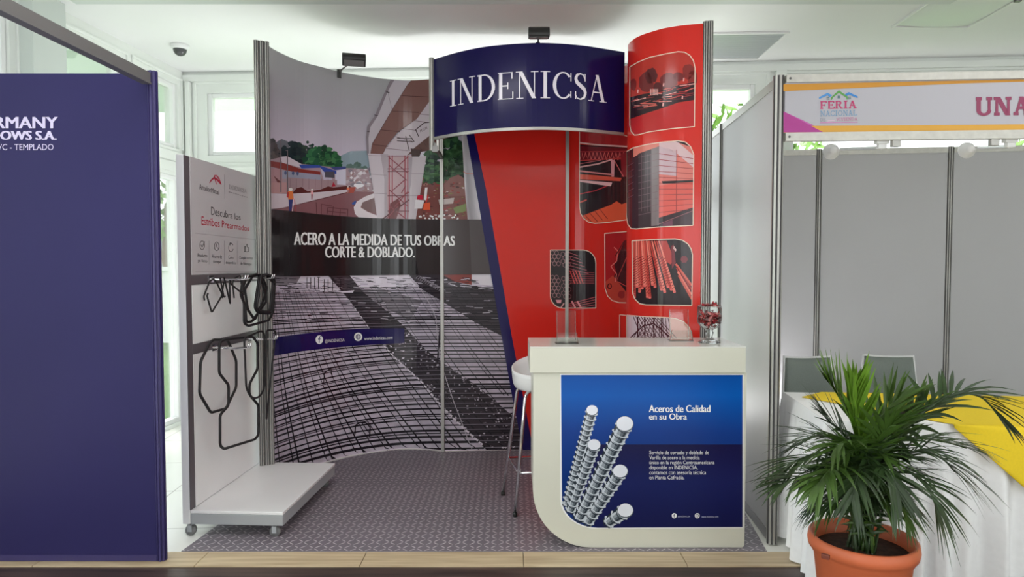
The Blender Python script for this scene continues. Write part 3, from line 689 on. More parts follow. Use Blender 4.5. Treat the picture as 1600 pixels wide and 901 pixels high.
Ln([(554, 678), (555, 664), (562, 659), (572, 660), (578, 667), (577, 682)], 2.0, BARC, 12); Ln([(565, 660), (576, 675)], 1.4, BARC, 12)
Ln([(505, 598), (506, 582), (516, 575), (519, 590)], 1.3, BARC, 12)
# navy contact strip
P([(415, 529.5), (440, 525), (480, 520), (520, 516), (560, 513.5), (600, 512.5), (632, 512.5), (632, 535.5), (590, 537.5), (540, 541), (500, 545), (470, 548.5), (440, 553), (415, 558)], NAVY, 16)
M.disc(498, 530.3, 5.8, 6.8, WT, 18, 20); M.disc(559, 525.8, 6.4, 6.6, WT, 18, 20)
M.text('f', ((495.9, 525), (500.6, 524.7), (500.6, 535.4), (495.9, 535.6)), NAVY, 19, .04)
M.ring(559, 525.8, 3.6, 3.8, .9, NAVY, 19); M.ring(559, 525.8, 1.5, 3.7, .7, NAVY, 19); Ln([(555.5, 524.4), (562.5, 524)], .7, NAVY, 19); Ln([(555.5, 527.6), (562.5, 527.3)], .7, NAVY, 19)
M.text('@INDENICSA', ((506.5, 530.2), (537.5, 528), (537.5, 534), (506.5, 536.2)), WT, 18, .005)
M.text('www.indenicsa.com', ((568.5, 526), (613, 523.8), (613, 529.2), (568.5, 531.2)), WT, 18, .005)
# slanted navy stripe and the red ground to its right
M2 = Pr()
P2 = M2.poly
P2([(707, 84), (722.5, 84), (833, 716), (817, 716)], NAVY, 38)
P2([(722, 84), (900, 84), (900, 716), (832.5, 716)], RED, 36)
GL0 = Pr()                                       # picture frames
def frame(pr, pts, w=1.3, l=20): pr.line(pts, w, LINE, l, True)
def rnd(x0, y0, x1, y1, r, dx=0, tl=0):          # rounded top-right and bottom-left, as on the panels
    a = [(x0, y0 + tl)]; 
    a += [(x1 - r + r * math.sin(R(90 * i / 6)), y0 + r - r * math.cos(R(90 * i / 6))) for i in range(7)]
    a += [(x1, y1)]; a += [(x0 + r - r * math.sin(R(90 * i / 6)), y1 + 0 - r + r * math.cos(R(90 * i / 6))) for i in range(7)]
    return a
q2 = rnd(859.5, 390.5, 931.5, 481, 20); M2.poly(q2, DK, 40); frame(M2, q2, 1.3, 46)
for cx, cy, n_ in ((866, 392, 4), (882, 394, 4), (866, 430, 6), (883, 432, 6)):
    for r_ in range(n_):
        for c_ in range(2):
            hx = cx + c_ * 6.2 + (r_ % 2) * 3.1 - 3; hy = cy + 3 + r_ * 5.6
            if hx > 861.5: M2.ring(hx, hy, 3.2, 3.6, .8, pm(146, 108, 112), 42, 6, 30, 390)
for k in range(6): M2.line([(888, 394 + k * 5), (905 + k * 3, 400 + k * 5.5)], .8, pm(176, 104, 112), 42)
for k in range(6): M2.line([(889, 424 + k * 3.6), (929, 426 + k * 3.2)], .9, pm(150, 70, 76), 42)
for k in range(4): M2.line([(890 + k * 4.5, 422), (898 + k * 4.5, 443)], 1.5, pm(196, 84, 84), 43)
for k in range(5): M2.line([(888, 477 + k * 2.6 - 2), (930, 464 + k * 4)], 1.0, pm(190, 92, 98), 42)
for k in range(2): M2.line([(893 + k * 9, 470), (899 + k * 9, 481)], 2.6, pm(206, 140, 146), 43)
M2.poly([(868, 468), (877, 468), (876, 473), (870, 473)], pm(206, 140, 150), 43); M2.line([(876, 480), (881, 473)], 2, pm(190, 140, 140), 43)
PA = Pr(); PA.p = M.p
M3 = Pr(); P3 = M3.poly                          # concave red panel
q1 = [(905.5, 202), (986, 214), (986, 343), (978, 343.5), (950, 347.5), (930, 349), (920, 347), (912, 341), (907, 333), (905.5, 322)]
P3([(905.5, 202), (986, 211), (986, 232), (905.5, 223)], pm(168, 40, 44), 3); P3([(905.5, 226), (986, 231), (986, 343), (978, 343.5), (950, 347.5), (930, 349), (920, 347), (912, 341), (907, 333), (905.5, 322)], DK, 3)
M3.line([(905.5, 223), (930, 226), (978, 229), (986, 229)], 2.4, pm(222, 176, 172), 5)
P3([(906, 228), (986, 232), (986, 250), (906, 250)], pm(108, 28, 36), 4)
for k in range(13):
    x = 906 + k * 6; M3.line([(x, 250), (x + 3, 238), (x + 6, 250)], 1.0, pm(204, 96, 92), 5)
M3.line([(906, 251), (986, 246)], 1.6, pm(180, 60, 60), 5); M3.line([(906, 237), (986, 236)], 1.2, pm(170, 56, 60), 5)
M3.line([(906, 261), (935, 256), (957, 249)], 2.2, pm(216, 160, 160), 6); M3.line([(906, 256), (940, 250)], 1.2, pm(180, 90, 94), 6)
P3([(906, 272), (935, 274), (972, 278), (970, 283), (906, 280)], pm(204, 84, 66), 6); M3.line([(906, 267), (940, 271), (960, 273)], 2.4, pm(206, 130, 130), 6)
P3([(955, 250), (961, 250), (960, 276), (956, 276)], pm(212, 150, 156), 6); M3.line([(961, 252), (975, 276)], 1.2, pm(200, 100, 100), 6); P3([(970, 240), (982, 238), (982, 276), (972, 276)], pm(128, 36, 44), 5)
P3([(906, 281), (957, 285), (955, 291), (906, 284)], pm(216, 170, 172), 6); M3.line([(906, 303), (930, 298), (950, 290)], 1.6, pm(170, 50, 60), 6); M3.line([(906, 316), (917, 312)], 2, pm(196, 80, 70), 6)
P3([(910, 337), (955, 320), (964, 314), (972, 319), (986, 314), (986, 343), (978, 343.5), (950, 347.5), (930, 349), (920, 347)], pm(206, 84, 56), 6)
for k in range(4): M3.line([(914 + k * 8, 336 - k * 3), (926 + k * 8, 348 - k * 2)], 1.0, pm(120, 40, 36), 7)
frame(M3, [(905.5, 192)] + q1[1:], 1.3, 9)
q3 = [(945.5, 364.5), (986, 361), (986, 473), (968, 472.5), (957, 469), (950, 462), (946, 450)]
P3(q3, pm(158, 32, 36), 3); P3([(976, 376), (986, 370), (986, 471), (962, 448), (958, 436), (963, 424), (960, 414), (966, 400)], pm(66, 24, 30), 4)
P3([(946, 440), (958, 430), (966, 440), (976, 452), (984, 462), (984, 472), (968, 472.5), (957, 469), (950, 462)], pm(178, 62, 50), 5); M3.ring(953, 447, 3, 4, 1.6, pm(70, 24, 26), 6, 8)
M3.line([(960, 386), (966, 392), (964, 408), (955, 416), (964, 428), (962, 440)], 1.4, pm(214, 110, 104), 6); M3.line([(962, 400), (976, 376)], 1.2, DK, 6); M3.line([(963, 440), (985, 390)], 1.3, pm(160, 60, 60), 6); M3.line([(966, 440), (985, 450)], 1.2, pm(190, 70, 66), 6)
M3.disc(972, 460, 6, 6, pm(140, 36, 38), 6); frame(M3, q3, 1.2, 9)
q4 = [(969, 491.5), (987, 491.5), (987, 545), (969, 545)]; M3.line([(969, 545), (969, 491.5), (987, 493)], 1.2, LINE, 9)
M4 = Pr(); P4 = M4.poly                          # convex red column
r1 = [(985, 104.5), (998, 97), (1015, 90), (1040, 84.5), (1060, 81), (1070, 82), (1078, 87), (1083.5, 95), (1086, 106), (1085, 198), (1050, 201), (1015, 206), (998, 210.5), (992, 211), (987, 205), (985, 195)]
P4(r1, pm(172, 52, 44), 3)
P4([(985, 172), (985, 152), (1005, 147), (1030, 143), (1060, 133), (1086, 128), (1086, 156), (1060, 160), (1035, 169), (1010, 177), (985, 186)], pm(46, 26, 32), 5)
P4([(985, 186), (1010, 178), (1035, 170), (1060, 161), (1085, 157), (1085, 198), (1050, 201), (1015, 206), (998, 210.5), (992, 211), (987, 205)], pm(176, 40, 42), 4)
for x, y, rx, ry in ((1010, 128, 12, 16), (1018, 118, 10, 12), (1045, 126, 14, 12), (1060, 120, 10, 7), (1076, 112, 10, 12), (1082, 122, 8, 14), (990, 132, 5, 10), (1030, 136, 10, 8)): M4.disc(x, y, rx, ry, random.choice([pm(108, 40, 42), pm(84, 34, 38), pm(124, 42, 40)]), 4, 14, .12)
for k in range(34):
    x = random.uniform(986, 1076); y = 160 - (x - 986) * .26 + random.uniform(-7, 14); M4.line([(x, y), (min(1085, x + random.uniform(10, 26)), y - random.uniform(-1, 6))], random.uniform(.6, 1.6), random.choice([pm(206, 96, 88), pm(222, 150, 146), pm(160, 50, 52), pm(120, 40, 44)]), 6)
for k in range(6): M4.line([(1017 + k * 2.2, 139), (1017 + k * 2.2, 149)], 1.2, pm(226, 172, 168), 7)
for x, y in ((997, 145), (1037, 135), (1068, 127), (1036, 166), (1066, 155)): M4.line([(x, y), (x + .6, y - 5)], 2, pm(222, 160, 156), 7)
frame(M4, r1, 1.4, 9)
r2 = [(979.5, 237), (990, 231), (1010, 226), (1035, 222), (1060, 220), (1071, 222), (1079, 229), (1084, 241), (1083, 352), (1030, 354.5), (995, 357.5), (987, 357), (982, 350), (980, 338)]
P4(r2, pm(56, 34, 42), 3)
P4([(990, 231), (1010, 226), (1030, 223), (1030, 229), (998, 241), (990, 246)], pm(206, 116, 104), 4); P4([(1030, 228.5), (1055, 220.5), (1071, 222), (1079, 229), (1084, 241), (1083, 325), (1030, 340)], pm(200, 112, 104), 4)
P4([(1030, 228.5), (1058, 236), (1058, 275), (1030, 272)], pm(186, 160, 168), 5); P4([(1030, 223), (1058, 221), (1084, 243), (1084, 262), (1058, 240), (1030, 228)], pm(198, 168, 172), 5)
P4([(1030, 290), (1084, 282), (1083, 325), (1030, 340)], pm(202, 86, 78), 5)
for k in range(11):
    y = 240 + k * 9.2; dy = (6 - k) * 1.3; M4.line([(1030, y), (1057, y + dy * .5), (1083, y + dy)], 1.0, pm(150, 66, 66), 6)
M4.line([(1057.5, 234), (1057, 332)], 1.2, pm(150, 60, 60), 6); P4([(1034, 283), (1083, 281), (1083, 284.5), (1036, 287)], DK, 7); P4([(1055, 221), (1068, 221), (1078, 229)], DK, 6)
for k in range(10):
    y = 246 + k * 10; M4.line([(998, y), (1029, y - 7)], .7, pm(120, 96, 102), 6)
    if k < 6: M4.line([(981, y + 14), (991, y + 8)], .7, pm(120, 84, 92), 6)
for x in (1003, 1008, 1012, 1017): M4.line([(x, 240), (x, 330)], .6, pm(110, 88, 94), 6)
P4([(998, 240), (1030, 228.5), (1030, 354), (998, 356)], pm(66, 54, 58), 5); P4([(1018, 233), (1030, 228.5), (1030, 352), (1018, 353)], pm(124, 112, 114), 5.4)
P4([(1030, 340), (1083, 324), (1083, 330), (1030, 347)], pm(44, 26, 32), 6); M4.line([(1030, 350), (1083, 329)], .8, pm(150, 90, 96), 7); P4([(1036, 349), (1051, 343), (1051, 353), (1036, 353)], pm(104, 58, 76), 6)
frame(M4, r2, 1.4, 9)
r3 = [(988.5, 376), (1020, 374), (1055, 373), (1066, 375), (1075, 381), (1080, 389), (1082, 398), (1081, 477), (1040, 476.5), (1010, 476), (1000, 474), (993, 467), (989.5, 458)]
P4(r3, pm(40, 28, 32), 3)
BR = [pm(196, 88, 76), pm(176, 62, 56), pm(214, 116, 104)]
for k in range(15):
    x0 = 990 + k * 2.6; x1 = 992 + k * 4.0 - 4; y1 = 440 + random.uniform(0, 30) if k < 9 else 448 + (k % 3) * 4
    if k > 9: x0 = 1012 + (k - 9) * 3.6; x1 = 1034 + (k - 10) * 5; 
    x1 = max(990.5, x1); c = BR[k % 3]
    M4.line([(x0, 376), (x1, y1)], [2.2, 4.4], c, 4 + k % 3)
    for j in range(12):
        u = .35 + j * .052; xx = x0 + (x1 - x0) * u; yy = 376 + (y1 - 376) * u; M4.line([(xx - 1.6, yy + 1), (xx + 1.6, yy - 1.4)], .9, pm(104, 34, 36), 7)
    M4.disc(x1, y1, 2.3, 1.8, pm(206, 96, 92), 8, 8)
P4([(1032, 376), (1042, 376), (1054, 405), (1048, 413), (1040, 408)], pm(168, 60, 56), 4); P4([(1049, 384), (1053, 382), (1056, 410), (1050, 420)], pm(112, 44, 52), 8); P4([(1052, 382), (1057, 390), (1056, 393), (1052, 388)], pm(226, 180, 178), 8)
for k in range(4): M4.line([(1056 + k * 1.5, 412 + k * 6), (1081, 446 + k * 7)], 3.2, BR[k % 3], 5); 
for k in range(10): M4.line([(1058 + k * 2.3, 416 + k * 3.8), (1061 + k * 2.3, 424 + k * 4)], .8, pm(104, 34, 36), 7)
M4.disc(1069, 405, 6, 6, pm(110, 36, 44), 4, 6); frame(M4, r3, 1.4, 9)
r4 = [(980, 492), (1010, 494.5), (1040, 495.5), (1055, 497), (1068, 502), (1077, 511), (1081, 522), (1081, 560), (980, 560)]
P4(r4, pm(198, 178, 186), 3); P4([(1046, 497), (1055, 497), (1068, 502), (1077, 511), (1081, 522), (1081, 560), (1046, 560)], pm(204, 142, 128), 4)
BD = pm(74, 34, 42)
for k in range(10): M4.line([(981 + k * 8, 545), (1008 + k * 4, 496)], 1.0, BD, 5); M4.line([(990 + k * 4, 494), (1010 + k * 7, 545)], 1.1, BD, 5)
for x in (997, 1008, 1022, 1034): M4.line([(x, 494.5), (x, 545)], 2, BD, 5)
M4.line([(981, 532), (1005, 509), (1022, 505), (1056, 534)], 2, BD, 6)
for k in range(6): M4.line([(984 + k * 2, 540 - k * 1.5), (1006, 514 + k * 4), (1050 - k * 2, 540)], .8, pm(110, 66, 76), 5)
frame(M4, r4, 1.3, 9)
dw = thing('display_wall', 'tall curved display wall printed with a building site mural and red picture panels', 'display wall', (f1.x, f1.y, 0))
def printed(name, curve, base, prints, x0, x1, step):
    mb = MB(); curve.sheet(mb, .012, 1); mats = [base, LAM]
    for pr in prints: pr.emit(mb, mats, curve.hit, step, x0, x1)
    return mb.build(name, mats, dw)
printed('mural_panel', cA, SKY, [M], 410, 692.2, 7)
printed('mural_panel', cB, SKY, [M, M2], 691.8, 886.5, 40)
MQ = Pr(); MQ.p = [(pp_, m_, l_ - 36) for pp_, m_, l_ in M2.p if l_ >= 40]
printed('picture_panel', cC, RED, [M3, MQ], 886, 986, 5)
printed('picture_panel', cD, RED, [M4], 978, 1100, 4)
HP = mat('post_silver', (160, 158, 154), .38, .6)
mb = MB(); a = A[0]
for k in range(3): post(mb, a.x - .012 - .026 * k + .02, a.y + .012 - .014 * k, 0, TZ + .01, .016)
mb.build('post', [HP, GROOVE], dw)
for q in (A[-1], fl_end):
    mb = MB(); mb.box(q.x - .012, q.x + .012, q.y - .03, q.y + .004, 0, TZ); mb.box(q.x - .003, q.x + .003, q.y - .034, q.y - .03, 0, TZ); mb.build('post', [HP, GROOVE], dw)
a = Dc[-1]; mb = MB()
for k in range(2): post(mb, a.x + .012 + .024 * k, a.y - .004 * k, 0, TZ + .01, .016)
mb.build('post', [HP, GROOVE], dw)
# ------------------------------------------------------------------ curved navy header
HZ0, HZ1 = 2.235, TZ
hp = [on_z(x, y, TZ) for x, y in ((677, 93), (720, 80.5), (770, 71.5), (840, 67), (900, 70), (940, 75.5), (976, 81.5))]
hp = [Vector((p.x, p.y, 0)) for p in hp]
Hc = smooth_path(hp, 8); cH = Curve(Hc, HZ0, HZ1)
HN = mat('header_navy', (23, 17, 72), .16, k=.9, spec=.25)
ht = thing('header_sign', 'curved navy header board lettered INDENICSA across the top of the display wall', 'sign', (.1, 4.2, HZ0))
mb = MB(); cH.sheet(mb, .012); mb.build('sign_board', HN, ht)
mb = MB()
e = Curve([p + Vector((0, -.0, 0)) for p in Hc], HZ0 - .018, HZ0); e.sheet(mb, .016); mb.build('edge_trim', HP, ht)
sl = [0]
for i in range(len(Hc) - 1): sl.append(sl[-1] + (Hc[i + 1] - Hc[i]).length)
def s_of(px):
    best = min(range(len(Hc) - 1), key=lambda i: abs((Hc[i].x + Hc[i + 1].x) / 2 / ((Hc[i].y + Hc[i + 1].y) / 2) * F + 800 - px)); 
    xs_ = lambda q: q.x / q.y * F + 800
    u = (px - xs_(Hc[best])) / (xs_(Hc[best + 1]) - xs_(Hc[best])); return sl[best] + u * (sl[best + 1] - sl[best])
def head_map(s, z, off):
    for i in range(len(Hc) - 1):
        if s <= sl[i + 1] or i == len(Hc) - 2:
            u = (s - sl[i]) / (sl[i + 1] - sl[i]); q = Hc[i].lerp(Hc[i + 1], u); n_ = cH.nrm(i).lerp(cH.nrm(i + 1), max(0, min(1, u))); return Vector((q.x + n_.x * off, q.y + n_.y * off, z))
s0, s1 = s_of(704.5), s_of(946); HL = Pr()
HL.polys(slab_polys('INDENICSA', .15, .046, .03, .05), ((s0, 2.573), (s1, 2.573), (s1, 2.408), (s0, 2.408)), pm(214, 208, 226), 1)
mb = MB(); mats = []; HL.emit(mb, mats, head_map, .02, None, None, .002); mb.build('lettering', mats, ht)
mb = MB(); q = Hc[0]; post(mb, q.x - .012, q.y, HZ0 - .09, HZ1 + .01, .017); mb.box(q.x + .02, q.x + .035, q.y - .01, q.y + .02, HZ0 - .09, HZ0); mb.build('end_post', HP, ht)
mb = MB(); mb.tube([(q.x, q.y, HZ0 - .05), (A[-1].x, A[-1].y - .035, HZ0 - .07)], .016, 8); mb.box(q.x - .01, q.x + .03, q.y - .02, q.y + .03, HZ0 - .1, HZ0 - .06); mb.build('bracket_arm', ALUD, ht)
q = Hc[len(Hc) // 2]; mb = MB(); mb.box(fl_end.x - .012, fl_end.x + .012, min(Hc, key=lambda q_: abs(q_.x - fl_end.x)).y + .03, fl_end.y - .03, HZ0 + .3, HZ0 + .34); mb.build('bracket_arm', ALUD, ht)
# clip-on lamps
def lamp_head(t, base, head, w, rz, tilt):
    mb = MB(); mb.tube([base, Vector(base).lerp(Vector(head), .5), head], .0055, 8); mb.build('arm', mat('lamp_arm', (96, 94, 92), .3, .8), t)
    mb = MB(); mb.box(base[0] - .012, base[0] + .012, base[1] - .015, base[1] + .02, base[2] - .045, base[2] + .012); mb.build('clamp', BLACK, t)
    m = Matrix.Translation(head) @ Matrix.Rotation(rz, 4, 'Z') @ Matrix.Rotation(tilt, 4, 'X')
    sec = [(-.05, -.026), (.05, -.026), (.056, -.006), (.042, .022), (.018, .034), (-.018, .034), (-.042, .022), (-.056, -.006)]
    rot = Matrix(((0, 0, 1, 0), (1, 0, 0, 0), (0, 1, 0, 0), (0, 0, 0, 1)))
    mb = MB(); mb.prism(sec, -w / 2, w / 2, m @ rot); mb.build('lamp_housing', BLACK, t, bevel=.006)
    mb = MB(); mb.box(-w / 2 + .012, w / 2 - .012, -.04, .04, -.0285, -.026, m); mb.build('lens', mat('lamp_lens', (120, 120, 116), .15), t)
b = cA.hit(530, 107, 0); b.z = TZ; h = on_y(553, 93, b.y - .25)
t = thing('arm_lamp', 'small black lamp on an angled arm clipped to the mural panel', 'lamp', b); lamp_head(t, b, h, .155, R(14), R(-12))
b = head_map(s_of(840), HZ1, -.034); h = on_y(842, 52, b.y - .10)
t = thing('arm_lamp', 'small black lamp standing above the navy header sign', 'lamp', b); lamp_head(t, b, h, .128, 0, R(8))
# ------------------------------------------------------------------ diamond-plate floor mat
def plate_mat():
    m, nt, b = bsdf('diamond_plate_vinyl'); N = nt.nodes.new; L = nt.links.new
    def mth(op, a, c=None, v=None):
        n = N('ShaderNodeMath'); n.operation = op
        L(a, n.inputs[0]) if not isinstance(a, (int, float)) else setattr(n.inputs[0], 'default_value', a)
        if c is not None:
            L(c, n.inputs[1]) if not isinstance(c, (int, float)) else setattr(n.inputs[1], 'default_value', c)
        return n.outputs[0]
    tc = N('ShaderNodeTexCoord'); sp = N('ShaderNodeSeparateXYZ'); L(tc.outputs['Object'], sp.inputs[0])
    u = mth('DIVIDE', sp.outputs['X'], .036); v = mth('DIVIDE', sp.outputs['Y'], .036)
    par = mth('PINGPONG', mth('ADD', mth('FLOOR', u), mth('FLOOR', v)), 1.0); sgn = mth('SUBTRACT', mth('MULTIPLY', par, 2.0), 1.0)
    fu = mth('SUBTRACT', mth('FRACT', u), .5); fv = mth('MULTIPLY', mth('SUBTRACT', mth('FRACT', v), .5), sgn)
    p = mth('ADD', fu, fv); q = mth('SUBTRACT', fv, fu)
    e = mth('ADD', mth('POWER', mth('ABSOLUTE', mth('DIVIDE', p, .70)), 2.0), mth('POWER', mth('ABSOLUTE', mth('DIVIDE', q, .15)), 2.0))
    mask = mth('MULTIPLY', mth('LESS_THAN', e, 1.0), .95)
    n = N('ShaderNodeTexNoise'); n.inputs['Scale'].default_value = 1.6; L(tc.outputs['Object'], n.inputs['Vector'])
    r = N('ShaderNodeValToRGB'); r.color_ramp.elements[0].color = alb((97, 90, 98)); r.color_ramp.elements[1].color = alb((118, 110, 118)); L(n.outputs['Fac'], r.inputs[0])
    mx = N('ShaderNodeMixRGB'); L(mask, mx.inputs['Fac']); L(r.outputs[0], mx.inputs['Color1']); mx.inputs['Color2'].default_value = alb((172, 165, 170)); L(mx.outputs[0], b.inputs['Base Color'])
    bp = N('ShaderNodeBump'); bp.inputs['Strength'].default_value = .5; bp.inputs['Distance'].default_value = .003
    L(mth('SUBTRACT', 1.0, mth('MINIMUM', e, 1.0)), bp.inputs['Height']); L(bp.outputs['Normal'], b.inputs['Normal']); b.inputs['Roughness'].default_value = .32
    return m
mb = MB(); a, c = on_z(270, 873, 0), on_z(1206, 866.5, 0)
mb.prism([(a.x, 3.207), (c.x - .01, 3.207), (1.33, 3.9), (1.34, 4.9), (.40, 4.985)] + [(A[i].x + cA.nrm(i).x * .035, A[i].y + cA.nrm(i).y * .035) for i in range(len(A) - 1, 8, -4)] + [(-1.50, 4.18)], .0, .003)
tag(mb.build('floor_mat', plate_mat()), 'grey diamond plate patterned floor mat under the counter and trolley', 'floor mat')
# ------------------------------------------------------------------ navy partition of the booth at the left
LY = 3.10; LH = 2.262
lb = thing('booth_partition', 'navy blue booth partition at the far left with white company lettering', 'partition', (-2.3, LY, 0))
x1 = on_y(246, 400, LY).x
mb = MB(); mb.box(-3.0, x1 - .03, LY, LY + .03, .03, LH); mb.build('panel', NAVYP, lb, bevel=.002)
NAVPOST = mat('navy_post', (52, 46, 92), .4)
mb = MB(); post(mb, x1 - .012, LY + .012, .004, LH + .012, .022); mb.build('post', NAVPOST, lb)
mb = MB(); post(mb, -3.01, LY + .012, .004, LH + .012, .022); mb.build('post', NAVPOST, lb)
mb = MB(); mb.box(-3.0, x1 - .03, LY - .004, LY + .034, .004, .032); mb.build('base_rail', NAVPOST, lb)
e = on_z(13, 0, LH); d = (e - Vector((x1 - .02, LY - .03, LH))); d.z = 0; st = Vector((x1 - .02, LY - .02, LH - .003)); en = st + d * 1.35
ang = math.atan2(d.y, d.x); mm = Matrix.Translation(st) @ Matrix.Rotation(ang, 4, 'Z')
mb = MB(); mb.box(0, (en - st).length, -.016, .016, -.046, 0, mm); mb.box(0, (en - st).length, -.02, .02, -.052, -.046, mm); mb.build('top_rail', ALUD, lb)
mb = MB(); post(mb, en.x, en.y, -.003, LH + .01, .022); mb.build('post', [ALU, GROOVE], lb)
pr = Pr(); GW = pm(196, 188, 216, .4)
def text_right(pr, txt, xr, yt, yb, m, off, ref_w, l=1):
    pr.bold(txt, ((xr - ref_w, yt), (xr, yt), (xr, yb), (xr - ref_w, yb)), m, l, .006 if off else 0, 30 * off if off else .05)
text_right(pr, 'GERMANY', 90, 182.5, 200.5, GW, .035, 134); text_right(pr, 'WINDOWS S.A.', 88, 204.5, 218.5, GW, .04, 147); text_right(pr, 'PVC - TEMPLADO', 84, 225, 234.5, GW, .0, 93)
mb = MB(); ms = []; pr.emit(mb, ms, plane_map((0, LY, 0), (0, 1, 0)), zt=.001); mb.build('lettering', ms, lb)
# ------------------------------------------------------------------ display trolley with its board, rails and hooks
TO = Vector((-1.647, 3.39, 0)); TR = R(-3.0)
tr = thing('display_trolley', 'white and grey display trolley with sample board on casters', 'display trolley', TO, TR)
TM = FR[tr.name]; TI = TM.inverted(); BL, BHT = .87, 1.942
mb = MB(); mb.box(-.040, 0, 0, BL, .062, BHT); mb.build('back_board', TROL, tr, True, bevel=.003)
mb = MB(); mb.box(.002, .485, 0, .84, .118, .134); mb.build('deck', TROL, tr, True, bevel=.003)
mb = MB(); mb.box(.001, .483, .002, .02, .062, .118); mb.box(.463, .483, .02, .82, .062, .118); mb.box(.001, .483, .82, .838, .062, .118); mb.box(.001, .02, .02, .82, .062, .118); mb.build('deck_frame', TROLG, tr, True, bevel=.003)
mb = MB(); mb.box(.0005, .004, .0, .048, .135, BHT - .004); mb.box(.0005, .004, BL - .03, BL, .135, BHT - .02)
mb.box(.0005, .0045, .048, BL - .03, 1.285, 1.335); mb.box(.0005, .0045, .048, BL - .03, .928, .978); mb.build('board_frame', FRAME, tr, True)
mb = MB(); mb.box(.0005, .007, .052, BL - .034, 1.338, BHT - .004); mb.build('printed_sheet', mat('printed_sheet', (176, 172, 175), .5), tr, True)
mb = MB(); mb.box(.0005, .006, .052, BL - .034, .982, 1.282); mb.build('lower_sheet', TROL, tr, True)
mb = MB(); mb.box(.0005, .006, .052, BL - .034, .137, .925); mb.build('lower_sheet', TROL, tr, True)
ex = TM.to_3x3() @ Vector((1, 0, 0))
def tplane(d): return plane_map(TM @ Vector((d, 0, 0)), ex)
pr = Pr(); IN = pm(52, 48, 52, .5); INR = pm(176, 40, 64, .5); ING = pm(140, 134, 138, .5)
pr.text('ArcelorMittal', ((311, 286.5), (342, 297), (342, 304), (311, 295.5)), IN, 1, .0)
pr.line([(327, 286), (330, 281), (334, 278), (339, 280), (342, 284), (345.5, 288.5)], [.8, 2, 2.6, 2.6, 2.2, .8], pm(172, 28, 60, .5), 1); pr.line([(334.5, 274), (338, 274), (342, 279), (345.5, 288)], [1, 1.6, 1.6, .6], pm(172, 28, 60, .5), 1); pr.line([(334.5, 274), (336, 280), (338, 288)], [1, 1.6, .8], pm(172, 28, 60, .5), 1); pr.line([(335.5, 274.5), (331, 280), (327, 286)], [.7, 1, .5], pm(172, 28, 60, .5), 1)
pr.line([(350, 272), (351, 311)], .5, ING, 1)
pr.polys(slab_polys('INDENICSA', .12, .05, .04), ((357.5, 288), (385, 296), (385, 302), (357.5, 294.5)), pm(96, 92, 98, .5), 1)
for k in range(9): pr.line([(357 + k * 3.4, 299.5 + k * 1.0), (359.4 + k * 3.4, 300.2 + k * 1.0)], 1.3, ING, 1)
pr.text('Descubra los', ((329.5, 322.5), (375.5, 335.5), (375.5, 344), (329.5, 335.5)), IN, 1, .005)
pr.text('Estribos Prearmados', ((314.5, 337.5), (389, 353), (389, 361), (314.5, 351)), INR, 1, .012)
pr.line([(304, 364), (399, 374), (399.5, 421), (397, 424.5), (305, 424)], .5, ING, 1)
for x in (326.5, 350, 370.5): pr.line([(x, 376), (x, 413)], .5, ING, 1)
for cx, cy in ((315.5, 383), (338.3, 384.7), (360.5, 386.4)): pr.ring(cx, cy, 3.6, 6.8, .8, IN, 1, 18, 20 if cx > 350 else 0, 330 if cx > 350 else 360)
pr.line([(313.5, 382), (315.5, 386), (319.5, 377)], .9, IN, 1); pr.line([(338.3, 380), (338.3, 385), (340, 388)], .8, IN, 1); pr.line([(358.5, 379), (361, 380.5), (359, 383)], .8, IN, 1)
pr.line([(381.5, 385), (383, 385), (383, 393), (381.5, 393)], .8, IN, 1, True); pr.line([(383.5, 386), (385.5, 381), (386.5, 382), (386, 386), (388.5, 386.6), (388, 393), (383.5, 393)], .8, IN, 1)
for t1, t2, x0, x1_, y in (('Producto', 'ya listo', 308.5, 323.5, 395.5), ('Ahorro de', 'tiempo', 331, 346.5, 397), ('Cero', 'desperdicio', 352.5, 368.5, 398.5), ('Cumple normas', 'de Nicaragua', 373.5, 395, 400)):
    w = x1_ - x0; s1_ = .5 if t1 == 'Cero' else 1; s2_ = .8 if len(t2) < len(t1) else 1; xm = (x0 + x1_) / 2
    for tt, sc, yy in ((t1, s1_, y), (t2, s2_, y + 9)): pr.text(tt, ((xm - w / 2 * sc, yy), (xm + w / 2 * sc, yy + 1), (xm + w / 2 * sc, yy + 6.6), (xm - w / 2 * sc, yy + 5.8)), IN, 1, -.002)
mb = MB(); ms = []; pr.emit(mb, ms, tplane(.0072), zt=.0006); mb.build('printed_lettering', ms, tr)
for x, y in ((.0, .03), (.44, .035), (.44, .79), (.0, .79)):
    mb = MB(); mb.lathe([(0, -.012), (.010, -.014), (.012, -.010), (.025, -.010), (.0285, -.006), (.0285, .006), (.025, .010), (.012, .010), (.010, .014), (0, .012)], (0, 0, 0), 20, True, Matrix.Translation((x - .005, y - .012, .0285)) @ Matrix.Rotation(R(90 if x > .2 else 70), 4, 'X'))
    w_ = MB(); w_.box(x - .02, x + .02, y - .018, y + .022, .058, .063); w_.box(x - .016, x + .006, y - .030, y - .027, .022, .06); w_.box(x - .016, x + .006, y + .003, y + .006, .022, .06); w_.box(x - .016, x + .006, y - .030, y + .006, .056, .060)
    f = w_.build('caster', TROLG, tr, True); mb.build('wheel', RUB, f, True)
def tl(px, py, d): return TI @ tplane(d)(px, py, 0)
hooks = {}
